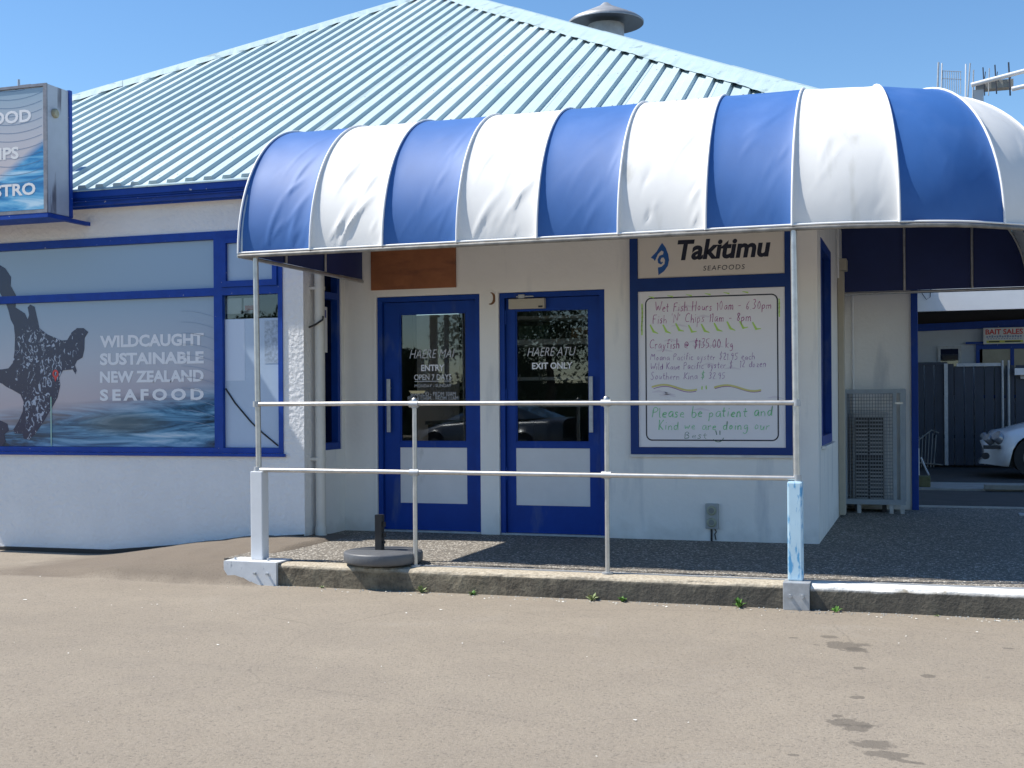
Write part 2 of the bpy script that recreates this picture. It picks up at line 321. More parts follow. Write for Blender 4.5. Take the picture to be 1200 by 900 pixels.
# ------------------------------------------------------------------ builders
def V(*a): return Vector(a)
class MB:
    """collects shapes given in world metres into one mesh"""
    def __init__(s): s.v = []; s.f = []; s.sm = []
    def add(s, vs, fs, smooth=False):
        o = len(s.v); s.v += [tuple(v) for v in vs]; s.f += [tuple(i+o for i in f) for f in fs]; s.sm += [smooth]*len(fs); return s
    def box(s, x0, x1, y0, y1, z0, z1, b=0):
        if b:
            bm = bmesh.new(); bmesh.ops.create_cube(bm, size=1)
            for v in bm.verts: v.co = V((x0+x1)/2+v.co.x*(x1-x0), (y0+y1)/2+v.co.y*(y1-y0), (z0+z1)/2+v.co.z*(z1-z0))
            bmesh.ops.bevel(bm, geom=bm.edges[:], offset=b, segments=2, profile=.6, affect='EDGES')
            bm.verts.index_update()
            s.add([v.co[:] for v in bm.verts], [[v.index for v in f.verts] for f in bm.faces]); bm.free(); return s
        vs = [(x, y, z) for z in (z0, z1) for y in (y0, y1) for x in (x0, x1)]
        return s.add(vs, [(0,2,3,1), (4,5,7,6), (0,1,5,4), (2,6,7,3), (0,4,6,2), (1,3,7,5)])
    def tube(s, pts, r, n=12, caps=True, radii=None):
        pts = [Vector(p) for p in pts]; rings = []
        up = None
        for i, p in enumerate(pts):
            d = (pts[min(i+1, len(pts)-1)]-pts[max(i-1, 0)]).normalized()
            if up is None:
                up = V(0, 0, 1) if abs(d.z) < .9 else V(0, 1, 0)
            a = d.cross(up).normalized(); up = a.cross(d).normalized()
            rr = radii[i] if radii else r
            rings.append([p+a*rr*math.cos(2*PI*k/n)+up*rr*math.sin(2*PI*k/n) for k in range(n)])
        vs = [q for g in rings for q in g]; fs = []
        for i in range(len(pts)-1):
            for k in range(n): fs.append((i*n+k, i*n+(k+1) % n, (i+1)*n+(k+1) % n, (i+1)*n+k))
        s.add(vs, fs, True)
        if caps: s.add(rings[0], [tuple(range(n))]); s.add(rings[-1], [tuple(range(n))[::-1]])
        return s
    def lathe(s, prof, c, n=32, smooth=True):       # prof: (r, z)
        vs = [(c[0]+r*math.cos(2*PI*k/n), c[1]+r*math.sin(2*PI*k/n), c[2]+z) for r, z in prof for k in range(n)]
        fs = [(i*n+k, i*n+(k+1) % n, (i+1)*n+(k+1) % n, (i+1)*n+k) for i in range(len(prof)-1) for k in range(n)]
        return s.add(vs, fs, smooth)
    def poly(s, pts, dirv):           # extruded n-gon
        n = len(pts); a = [Vector(p) for p in pts]; b = [p+Vector(dirv) for p in a]
        fs = [tuple(range(n)), tuple(range(2*n-1, n-1, -1))]+[(i, i+n, (i+1) % n+n, (i+1) % n) for i in range(n)]
        return s.add(a+b, fs)
    def cells(s, xs, ys, zs, solid):  # box grid, only outer faces
        nx, ny, nz = len(xs)-1, len(ys)-1, len(zs)-1
        f = lambda i, j, k: 0 <= i < nx and 0 <= j < ny and 0 <= k < nz and solid((xs[i]+xs[i+1])/2, (ys[j]+ys[j+1])/2, (zs[k]+zs[k+1])/2)
        for i in range(nx):
            for j in range(ny):
                for k in range(nz):
                    if not f(i, j, k): continue
                    x0, x1, y0, y1, z0, z1 = xs[i], xs[i+1], ys[j], ys[j+1], zs[k], zs[k+1]
                    if not f(i-1, j, k): s.add([(x0,y0,z0), (x0,y0,z1), (x0,y1,z1), (x0,y1,z0)], [(0,1,2,3)])
                    if not f(i+1, j, k): s.add([(x1,y0,z0), (x1,y1,z0), (x1,y1,z1), (x1,y0,z1)], [(0,1,2,3)])
                    if not f(i, j-1, k): s.add([(x0,y0,z0), (x1,y0,z0), (x1,y0,z1), (x0,y0,z1)], [(0,1,2,3)])
                    if not f(i, j+1, k): s.add([(x0,y1,z0), (x0,y1,z1), (x1,y1,z1), (x1,y1,z0)], [(0,1,2,3)])
                    if not f(i, j, k-1): s.add([(x0,y0,z0), (x0,y1,z0), (x1,y1,z0), (x1,y0,z0)], [(0,1,2,3)])
                    if not f(i, j, k+1): s.add([(x0,y0,z1), (x1,y0,z1), (x1,y1,z1), (x0,y1,z1)], [(0,1,2,3)])
        return s
    def build(s, name, m, parent=None, **props):
        org = Vector((0, 0, 0))
        r = parent
        while r is not None: org += r.location; r = r.parent
        me = bpy.data.meshes.new(name)
        me.from_pydata([tuple(Vector(v)-org) for v in s.v], [], s.f); me.update()
        me.polygons.foreach_set('use_smooth', s.sm)
        me.materials.append(M[m] if isinstance(m, str) else m)
        o = bpy.data.objects.new(name, me); C.objects.link(o)
        if parent: o.parent = parent
        for k, v in props.items(): o[k] = v
        return o
def thing(name, loc, label, cat, group=None):
    o = bpy.data.objects.new(name, None); C.objects.link(o); o.location = loc; o.empty_display_size = .2
    o['label'] = label; o['category'] = cat
    if group: o['group'] = group
    return o
def B(*a, **k): return MB().box(*a, **k)
def local(o): return o
def copy_tree(o, parent=None):
    c = o.copy(); C.objects.link(c)
    if parent: c.parent = parent
    for ch in list(o.children): copy_tree(ch, c)
    return c

def text_mb(body, x0, x1, z0, z1, y, bold=0, shear=0, space=1, jitter=0, mirror=False):
    cu = bpy.data.curves.new('t', 'FONT'); cu.body = body; cu.size = 1; cu.offset = bold; cu.shear = shear; cu.space_character = space
    cu.resolution_u = 3
    ob = bpy.data.objects.new('t', cu); C.objects.link(ob)
    dg = bpy.context.evaluated_depsgraph_get(); me = ob.evaluated_get(dg).to_mesh()
    vs = [v.co.copy() for v in me.vertices]; fs = [tuple(p.vertices) for p in me.polygons]
    bpy.data.objects.remove(ob); bpy.data.curves.remove(cu)
    ax, bx = min(v.x for v in vs), max(v.x for v in vs); az, bz = min(v.y for v in vs), max(v.y for v in vs)
    out = []
    for v in vs:
        u = (v.x-ax)/(bx-ax); w = (v.y-az)/(bz-az)
        if jitter:
            ph = u*len(body)
            w += jitter*math.sin(ph*1.7+len(body))+jitter*.6*math.sin(ph*.63); u += jitter*.25*math.sin(w*5+ph*1.3)/len(body)*4
        out.append((x0+u*(x1-x0), y, z0+w*(z1-z0)))
    return MB().add(out, fs)
def rebuild(mb_list):
    r = MB()
    for m in mb_list: r.add(m.v, m.f)
    return r
def flat_poly(pts, y, t=.0012):   # pts (x, z) concave polygon lying on a plane y
    from mathutils.geometry import tessellate_polygon
    tr = tessellate_polygon([[V(p[0], p[1], 0) for p in pts]])
    n = len(pts); vs = [(p[0], y, p[1]) for p in pts]+[(p[0], y+t, p[1]) for p in pts]
    fs = [tuple(t_) for t_ in tr]+[(i, (i+1) % n, (i+1) % n+n, i+n) for i in range(n)]
    return MB().add(vs, fs)
def strip(pts, w, y):             # flat line in the plane y through (x, z) points, width w (or list)
    vs = []; fs = []
    for i, p in enumerate(pts):
        a = pts[max(i-1, 0)]; b = pts[min(i+1, len(pts)-1)]
        d = V(b[0]-a[0], b[1]-a[1]).normalized(); ww = (w[i] if isinstance(w, list) else w)/2
        vs += [(p[0]-d.y*ww, y, p[1]+d.x*ww), (p[0]+d.y*ww, y, p[1]-d.x*ww)]
        if i: fs.append((2*i-2, 2*i-1, 2*i+1, 2*i))
    return MB().add(vs, fs)
def ellarc(cx, cz, rx, rz, a0, a1, n=16):
    return [(cx+rx*math.cos(a0+(a1-a0)*i/n), cz+rz*math.sin(a0+(a1-a0)*i/n)) for i in range(n+1)]
def sst(a, b, x):
    t = min(1, max(0, (x-a)/(b-a))); return t*t*(3-2*t)
def hsh(*a):
    x = math.sin(sum(v*k for v, k in zip(a, (12.9898, 78.233, 37.719))))*43758.5453; return x-math.floor(x)
def vnoise(x, y):
    i, j = math.floor(x), math.floor(y); u, v = x-i, y-j; u = u*u*(3-2*u); v = v*v*(3-2*v)
    return (hsh(i, j)*(1-u)+hsh(i+1, j)*u)*(1-v)+(hsh(i, j+1)*(1-u)+hsh(i+1, j+1)*u)*v

# ------------------------------------------------------------------ ground
RZ = -.165
def road_z(x, y):
    z = RZ
    z += -.03*sst(-6.2, -7.4, x)*sst(8.3, 9.6, y)
    # asphalt mound rising to the pier foot and the deck end
    yf = 8.10+.12*(vnoise(x*2.1, 3)-.5)+.45*sst(-6.0, -7.4, x)
    side = sst(-7.4, -5.35, x)
    m = 1.12*side*(.66*sst(yf, yf+.14, y)+.38*sst(yf+.1, yf+1.1, y))*.165*sst(-4.70, -4.95, x)
    z += m
    if y > 10: z = min(z, RZ)
    z += .006*(vnoise(x*1.3, y*1.3)-.5)+.010*m/.1*(vnoise(x*7, y*7)-.5)
    return z
def axis(a, b, st, far):
    t = [a+(b-a)*i/round((b-a)/st) for i in range(round((b-a)/st)+1)]
    return [-far, -far/4, -far/12, -30, -18]+[v for v in t if v > -17.5]+([] if b > 17 else [18])+[30, far/12, far/4, far]
xs = axis(-12, 5, .07, 1500)
ys = [-1500, -400, -100, -30, -10]+[-4+.5*i for i in range(14)]+[3+.07*i for i in range(101)]+[11, 14, 20, 40, 120, 400, 1500]
vs = [(x, y, (road_z(x, y) if 3 < y < 10.3 and -12 < x < 5 else RZ)) for y in ys for x in xs]
nx = len(xs)
MB().add(vs, [(j*nx+i, j*nx+i+1, (j+1)*nx+i+1, (j+1)*nx+i) for j in range(len(ys)-1) for i in range(nx-1)], True).build('ground', 'road', kind='structure')

# deck (exposed aggregate slab) and yard beyond the passage
MB().box(-5.16, 9, 8.385, 14.36, -.35, 0).build('deck', 'deck', kind='structure')
MB().box(-.75, 9, 14.40, 30, -.35, -.012).build('yard_ground', mat('yard_asphalt', (.05, .052, .055), .85, var=.4, vscale=3, bump=.003, bscale=60), kind='structure')
MB().box(-.75, 9, 14.362, 14.398, -.2, .018).build('door_sill', 'gal', kind='structure')
MB().box(-.3, 4, 17.2, 18.5, -.2, .012).build('concrete_strip', 'concrete', kind='structure')

# kerb: rounded concrete edging
def kerb(x0, x1, name, m):
    prof = [(8.200, -.32), (8.203, -.10), (8.205, -.03), (8.212, -.012), (8.228, -.002), (8.28, .001), (8.345, .001), (8.345, -.32)]
    n = max(2, round((x1-x0)/.045)); vs = []; fs = []
    for i in range(n+1):
        x = x0+(x1-x0)*i/n
        for k, (y, z) in enumerate(prof):
            dy = (.005*(vnoise(x*5, k*1.7)-.5)+.005*(vnoise(x*31, k*3.1)-.5)) if k < 5 else 0
            dz = -.010*sst(.66, .9, vnoise(x*4.2, 9)) if k in (3, 4) else 0
            vs.append((x, y+dy-(dz if k == 3 else 0), z+dz*.6-(.006*(vnoise(x*11, 2)) if k in (3, 4, 5) else 0)))
    m_ = len(prof)
    for i in range(n):
        for k in range(m_-1): fs.append((i*m_+k, (i+1)*m_+k, (i+1)*m_+k+1, i*m_+k+1))
    fs += [tuple(range(m_))[::-1], tuple(n*m_+k for k in range(m_))]
    return MB().add(vs, fs, False).build(name, m, kind='structure')
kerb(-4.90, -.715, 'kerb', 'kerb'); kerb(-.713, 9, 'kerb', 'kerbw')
MB().box(-3.62, 9, 8.348, 8.382, -.2, .006).build('kerb_edge_strip', 'gal', kind='structure')

# ------------------------------------------------------------------ seafood shop
EZ, EY, TP = 3.205, 9.60, .55            # eave height / line, pitch
AX, AY = -6.70, 16.90; AZ = EZ+TP*(AY-EY)
XR, XL = -.02, -12.45                   # eave corners
shop = thing('seafood_shop', (-5, 10.5, 0), 'white rendered corner shop with blue joinery and pale blue ribbed hip roof', 'shop')
# walls
G = 9.7
wx = [-13, -9.2, -5.362, -5.16]
MB().cells(wx, [G, G+.16], [-.4, .752, 2.742, 3.021], lambda x, y, z: not (-9.2 < x < -5.362 and .752 < z < 2.742)).build('front_wall', 'stucco', shop)
MB().cells([-5.31, -5.16], [G+.161, 10.04, 10.44, 10.499], [-.3, .765, 2.55, 3.0], lambda x, y, z: not (10.04 < y < 10.44 and .765 < z < 2.55)).build('return_wall', 'wall', shop)
ex = [-5.31, -4.825, -3.81, -3.625, -2.65, -.84]
MB().cells(ex, [10.5, 10.66], [-.3, 0, 2.172, 3.021], lambda x, y, z: not (0 < z < 2.172 and (-4.825 < x < -3.81 or -3.625 < x < -2.65))).build('entry_wall', 'wall', shop)
MB().cells([-1.0, -.84], [10.661, 10.85, 12.02, 13.999], [-.3, .8, 2.58, 3.0], lambda x, y, z: not (10.85 < y < 12.02 and .8 < z < 2.58)).build('side_wall', 'wall', shop)
MB().box(-.84, -.142, 14.0, 14.16, -.3, 3.0).build('passage_wall', 'wall', shop)
MB().box(-.142, -.072, 13.97, 14.15, 0.0, 3.0, b=.004).build('corner_post', 'doorblue', shop)
MB().box(-.99, -.84, 14.161, 24, -.3, 3.0).build('yard_side_wall', 'wall', shop)
MB().cells([-13, -12.84, -1, -.99], [9.861, 23.84, 24], [-.4, 3.0], lambda x, y, z: x < -12.84 or y > 23.84).build('rear_wall', 'wall', shop)
MB().box(-12.84, -5.31, 12.5, 12.6, 0, 3.0).box(-5.31, -1.0, 13.9, 14.0, 0, 3.0).box(-5.4, -5.311, 9.9, 12.49, 0, 3.0).build('inner_wall', 'inside', shop)
MB().box(-12.84, -1.0, 9.87, 13.9, 2.93, 2.96).box(-12.84, -1.0, 9.87, 13.9, -.1, -.01).build('ceiling', 'inside', shop)
MB().add([v for x, z in ((-12.9, -.195), (-8.4, -.19), (-7.2, -.185), (-6.4, -.112), (-5.9, -.058), (-5.5, -.012), (-5.165, .012)) for v in ((x, G-.012, z-.12), (x, G-.012, z+.028), (x, G+.004, z+.036))], [f for i in range(6) for f in ((i*3, i*3+3, i*3+4, i*3+1), (i*3+1, i*3+4, i*3+5, i*3+2))]).build('base_shade_strip', 'black', shop)  # added dark strip standing in for the shadow along the wall foot
# --- roof
roof = MB().add([(XL, EY+.1, EZ-.06), (XR-.08, EY+.1, EZ-.06), (XR-.08, 24.0, EZ-.06), (XL, 24.0, EZ-.06), (AX, AY, AZ-.08), (AX, 24.0, AZ-.08)],
                [(0,1,4), (1,2,5,4), (2,3,5), (3,0,4,5), (3,2,1,0)]).build('roof', 'cap', shop)
def hip_y(x):   # y where the front face ends at this x
    return EY+(AY-EY)*((x-XL)/(AX-XL) if x < AX else (XR-x)/(XR-AX))
ct, st_ = 1/math.hypot(1, TP), TP/math.hypot(1, TP)
pitch = .19; prof = [(0, 0), (.34, 0), (.45, .033), (.83, .033), (.89, -.001)]
x = XL+.05; sheet = 0
M['roof2'] = mat('roof_paint_faded', (.475, .58, .605), .6, spec=.25, var=.10, vscale=2.2, stains=((.30, .42, .44), (9, 2.2, 3), .66, .80))
while x < XR-.05:
    vs = []; fs = []; cols = []
    for r in range(4):
        for u, h in prof: cols.append((x+(r+u)*pitch, h))
    cols.append((x+4*pitch+.018, .0015)); k = 0
    dzs = .002*hsh(sheet, 3)
    for (cx_, h) in cols:
        cc = min(max(cx_, XL+.02), XR-.02)
        y1 = max(hip_y(cc)-.02, EY+.02)
        for i in range(3):
            y = EY-.05+(y1-(EY-.05))*i/2
            vs.append((cc, y-st_*(h+dzs), EZ+TP*(y-EY)+ct*(h+dzs)))
    n = len(cols)
    for i in range(n-1):
        for j in range(2): fs.append((i*3+j, (i+1)*3+j, (i+1)*3+j+1, i*3+j+1))
    e0 = len(vs)
    for (cx_, h) in cols:
        cc = min(max(cx_, XL+.02), XR-.02); vs.append((cc, EY-.05, EZ-.034))
    for i in range(n-1): fs.append((i*3, e0+i, e0+i+1, (i+1)*3))
    MB().add(vs, fs).build('roof_sheet', 'roof2' if sheet % 3 == 1 else 'roof', roof)
    sc_ = MB()
    for r in range(4):
        for row in (EY+.06, EY+1.0, EY+2.0, EY+3.1, EY+4.3, EY+5.6, EY+6.9):
            sx_ = x+(r+.64)*pitch
            if sx_ < XR-.1 and row < hip_y(sx_)-.2:
                zz_ = EZ+TP*(row-EY)+ct*.031; yy_ = row-st_*.031; a_ = .007
                sc_.add([(sx_-a_, yy_-a_*ct, zz_-a_*st_+.004), (sx_+a_, yy_-a_*ct, zz_-a_*st_+.004), (sx_+a_, yy_+a_*ct, zz_+a_*st_+.006), (sx_-a_, yy_+a_*ct, zz_+a_*st_+.006), (sx_, yy_, zz_-.002)], [(0,1,2,3), (0,4,1), (1,4,2), (2,4,3), (3,4,0)])
    if sc_.f: sc_.build('roof_screws', 'galdirty', roof, kind='stuff')
    x += 4*pitch; sheet += 1
MB().box(XL+.1, XR-.1, EY-.052, EY-.034, EZ-.060, EZ-.030).build('eave_closure', 'cap', roof)
MB().add([(XL+.1, EY-.045, EZ-.022), (XR-.1, EY-.045, EZ-.022), (XR-.1, EY-.095, EZ-.046), (XL+.1, EY-.095, EZ-.046), (XL+.1, EY-.095, EZ-.058), (XR-.1, EY-.095, EZ-.058)], [(0,1,2,3), (3,2,5,4)]).build('drip_edge', 'cap', roof)
# side faces ribbed as coarse sheets
for (x0, x1, sgn) in ((XR, AX, 1), (XL, AX, -1)):
    y = EY+.1; vs = []; fs = []; i = 0
    while y < 23.9:
        for u, h in prof[:]:
            yy = y+u*pitch; t = min(1, (yy-EY)/(AY-EY))
            vs += [(x0, yy, EZ+h), (x0+(AX-x0)*t, yy, EZ+(AZ-EZ)*t+h)]; i += 1
        y += pitch
    fs = [(2*k, 2*k+1, 2*k+3, 2*k+2) for k in range(i-1)]
    MB().add(vs, fs).build('roof_side', 'roof', roof)
# hip flashings: three lapped lengths each
def hip_cap(p0, p1, sideL, sideR):
    p0, p1 = Vector(p0), Vector(p1); d = (p1-p0).normalized(); L = (p1-p0).length; n = 4
    for s_ in range(n):
        a = L*s_/n-(.06 if s_ else 0); b = L*(s_+1)/n; m_ = max(8, int((b-a)/.07)); vs = []; fs = []
        for i in range(m_+1):
            t = a+(b-a)*i/m_; c = p0+d*t+V(0, 0, .044+.005*(n-s_)); w = .003*math.sin(t*33)+.004*math.sin(t*9+s_)
            for k, q in enumerate((-1, -.15, .15, 1)):
                sv = sideL if q < 0 else sideR
                vs.append(c+sv*abs(q)+V(0, 0, (w-.012 if abs(q) == 1 else (.018 if abs(q) < 1 else 0))))
        for i in range(m_):
            for k in range(3): fs.append((i*4+k, i*4+k+1, i*4+k+5, i*4+k+4))
        MB().add(vs, fs, False).build('hip_cap', 'cap', roof)
fr = V(0, -ct, -st_)
hip_cap((XR, EY, EZ), (AX, AY, AZ), V(-.09, -.30, -.30*TP), V(.26, .02, -.26*TP))
hip_cap((XL, EY, EZ), (AX, AY, AZ), V(.16, -.22, -.22*TP), V(-.20, .02, -.18))
hip_cap((AX, AY, AZ), (AX, 24, AZ), V(.24, 0, -.13), V(-.24, 0, -.13))
# gutter, fascia, soffit
gp = [(EY+.005, 3.02), (EY-.04, 3.025), (EY-.045, 3.065), (EY-.062, 3.075), (EY-.062, 3.105), (EY-.085, 3.09), (EY-.085, 3.165), (EY-.07, 3.165), (EY-.07, 3.13), (EY+.005, 3.11)]
MB().poly([(XL, y, z) for y, z in gp], (XR-.35-XL, 0, 0)).build('gutter', 'blue', roof)
for z_ in (3.062, 3.103): MB().tube([(XL, EY-.062, z_), (XR-.36, EY-.062, z_)], .007, 8).build('gutter_bead', 'blue', roof)
MB().box(XL, XR-.12, EY+.007, EY+.03, 3.005, 3.195).build('fascia', 'blue', roof)
MB().box(XL, XR-.12, EY+.031, 10.49, 3.022, 3.04).box(-.83, XR-.14, 10.491, 24, 3.022, 3.04).build('soffit', 'white', roof)
MB().box(XR-.115, XR-.095, EY+.031, 24, 3.005, 3.195).build('fascia', 'blue', roof)

# --- big front window
win = MB().cells([-9.2, -9.13, -6.052, -6.0, -5.965, -5.915, -5.405, -5.362], [G-.012, G+.06], [.752, .80, 2.165, 2.235, 2.672, 2.742],
      lambda x, y, z: z < .80 or z > 2.672 or x < -9.13 or -6.052 < x < -5.965 or x > -5.405 or (2.165 < z < 2.235)).build('shop_window', 'blue', shop)
MB().box(-9.24, -5.34, G-.035, G+.0, .722, .750, b=.006).build('sill', 'blue', win)
MB().cells([-5.963, -5.918, -5.452, -5.407], [G-.03, G+.02], [2.237, 2.29, 2.628, 2.67], lambda x, y, z: not (-5.918 < x < -5.452 and 2.29 < z < 2.628)).build('sash', 'blue', win)
MB().box(-9.128, -6.054, G+.03, G+.038, .802, 2.163).build('pane', 'sea', win)
MB().box(-9.128, -6.054, G+.03, G+.038, 2.237, 2.670).build('pane', 'sea', win)
MB().box(-5.916, -5.454, G+.0, G+.006, 2.292, 2.626).build('pane', 'frost', win)
MB().box(-5.963, -5.407, G+.03, G+.036, .802, 2.163).build('pane', 'glass', win)
MB().box(-5.963, -5.407, G+.0265, G+.0295, .802, 1.952).build('film', 'frostl', win)
MB().box(-5.955, -5.76, G+.0245, G+.026, 1.40, 1.945).build('paper_sheet', mat('film_pale', (.55, .64, .78), .3), win)
MB().box(-5.955, -5.80, G+.0445, G+.047, 2.0, 2.14).build('paper_sheet', 'paper', win)
MB().box(-5.78, -5.66, G+.0445, G+.047, 2.0, 2.14).build('paper_sheet', 'paper', win)
MB().box(-5.765, -5.68, G+.0405, G+.0435, 2.03, 2.07).build('paper_print', 'red', win)
MB().box(-5.56, -5.415, G+.0245, G+.026, 1.55, 1.93).build('paper_sheet', mat('notice', (.45, .55, .68), .4, var=.5, vscale=34), win)
MB().tube([(-5.955, G+.02, 1.33), (-5.86, G+.02, 1.20), (-5.70, G+.02, 1.03), (-5.58, G+.02, .93), (-5.43, G+.02, .82)], .007, 6).build('cable', 'black', win)
def wpx(px, py, y=G): # photograph pixel on the window plane
    dx, dy = px-600, py-450; X = (dx-.007*dy)/1450; Y = -((dy+.007*dx)-20)/1450
    s, c = math.sin(TH), math.cos(TH); d = (-s+X*c, c+X*s, Y); t = y/d[1]
    return (t*d[0], 1.2+t*d[2])
YP = G+.0275
out = [(-18, 35), (15, 55), (42, 95), (40, 135), (65, 180), (62, 235), (105, 262), (118, 290), (125, 270), (118, 235), (130, 222), (150, 232), (172, 330), (210, 360), (275, 387), (300, 385), (320, 350), (345, 330), (375, 330), (397, 348), (380, 375), (378, 430), (370, 465), (345, 480), (335, 500), (343, 525), (338, 543), (325, 520), (280, 525), (262, 560), (268, 590), (255, 650), (225, 705), (185, 770), (150, 820), (125, 842), (100, 838), (95, 815), (60, 815), (50, 800), (75, 760), (95, 715), (100, 670), (85, 635), (50, 615), (20, 600), (0, 585), (-70, 560), (-60, 520), (0, 520), (30, 515), (50, 490), (58, 440), (60, 370), (55, 320), (40, 290), (30, 250), (18, 215), (-20, 150)]
pts = [wpx(a/3.915, 300+b/3.915) for a, b in out]
lowp = [p for p in pts]
MB_map = flat_poly(pts, YP)
MB_map.build('map_print', 'mapnavy', win)
sth = [(-60, 740), (0, 758), (25, 770), (32, 800), (10, 820), (18, 850), (0, 880), (-60, 890)]
flat_poly([wpx(a/3.915, 300+b/3.915) for a, b in sth], YP).build('map_print', 'mapnavy', win)
cx_, cz_ = wpx(63, 438)
rebuild([strip(ellarc(cx_, cz_, .026, .03, 0, 2*PI, 20), .018, YP-.002), flat_poly([(cx_-.02, cz_-.025), (cx_+.02, cz_-.025), (cx_, cz_-.075)], YP-.0025)]).build('map_pin', 'red', win)
a, b = wpx(57.2, 465), wpx(58.6, 525)
MB().box(a[0], a[0]+.012, YP-.004, YP-.002, b[1], a[1]).build('film_strip', mat('strip_green', (.35, .55, .48), .4), win)
lines = [('WILDCAUGHT', 391.5, 406, 1), ('SUSTAINABLE', 412.5, 427, 1), ('NEW ZEALAND', 434, 448, 1), ('SEAFOOD', 455.5, 469.5, 1.42)]
for body, p0, p1, sp in lines:
    xa = wpx(115, p0)[0]; xb = wpx(237, p1)[0]; za = wpx(176, p0)[1]; zb = wpx(176, p1)[1]
    text_mb(body, xa, xb, zb, za, YP, bold=.042, space=sp).build('lettering', 'letter', win, label=body.lower()+' in pale capitals')
arcs = []
for i in range(11):
    z = 2.02-.10*i
    arcs.append(strip([(x, z-.10+.14*((x+6.42)/.36)**2*(-1 if i > 20 else -.5)+.12) for x in [-6.42+.03*k for k in range(13)]], .0035, YP))
rebuild(arcs).build('contour_lines', mat('contour', (.22, .30, .42), .4), win, kind='stuff')

# --- return window (narrow, seen edge on)
rw = MB().cells([-5.30, -5.175], [10.04, 10.09, 10.39, 10.44], [.765, .83, 2.15, 2.21, 2.49, 2.55],
     lambda x, y, z: z < .83 or z > 2.49 or y < 10.09 or y > 10.39 or 2.15 < z < 2.21).build('side_window', 'doorblue', shop)
MB().box(-5.25, -5.24, 10.092, 10.388, .832, 2.148).box(-5.25, -5.24, 10.092, 10.388, 2.212, 2.488).build('pane', 'glassdark', rw)
MB().box(-5.236, -5.234, 10.10, 10.30, 1.66, 2.08).build('paper_sheet', 'paper', rw)
MB().box(-5.2335, -5.2325, 10.12, 10.28, 1.98, 2.05).build('paper_print', mat('dim_print', (.1, .12, .3), .6), rw)
# --- side window on the passage wall
sw = MB().cells([-.93, -.835], [10.85, 10.92, 11.95, 12.02], [.80, .88, 2.50, 2.58], lambda x, y, z: z < .88 or z > 2.5 or y < 10.92 or y > 11.95).build('side_window', 'doorblue', shop)
MB().box(-.90, -.89, 10.922, 11.948, .882, 2.498).build('pane', 'glassdark', sw)
MB().box(-.838, -.80, 10.82, 12.05, .770, .798, b=.005).build('sill', 'wall', sw)
# --- downpipe
dp = MB().tube([(-5.085, 9.86, .0), (-5.085, 9.86, 2.99)], .045, 20).build('downpipe', 'pipe', shop)
MB().tube([(-5.085, 9.86, .0), (-5.085, 9.86, .10)], .053, 20).build('collar', 'pipe', dp)
for z in (2.21, .70):
    MB().tube([(-5.085, 9.86, z-.015), (-5.085, 9.86, z+.015)], .050, 20).box(-5.16, -5.08, 9.812, 9.824, z-.012, z+.012).build('bracket', 'pipe', dp)
MB().tube([(-5.17, 9.80, 1.86), (-5.09, 9.80, 1.89), (-5.03, 9.815, 1.93), (-5.03, 9.82, 1.96)], .009, 6).build('strap', 'black', dp)
# --- conduit on the passage wall, tan duct on the side wall
MB().tube([(-.745, 13.985, .02), (-.745, 13.985, 2.36)], .012, 8).build('conduit', 'white', shop)
MB().box(-.8385, -.775, 12.95, 13.10, .02, 2.50, b=.01).build('duct', 'tan', shop)
MB().box(-.8385, -.745, 12.93, 13.12, 2.50, 2.62, b=.01).build('duct_head', 'tan', shop)
MB().tube([(-.815, 12.7, 2.4), (-.815, 12.7, 3.0)], .012, 8).build('conduit', 'white', shop)

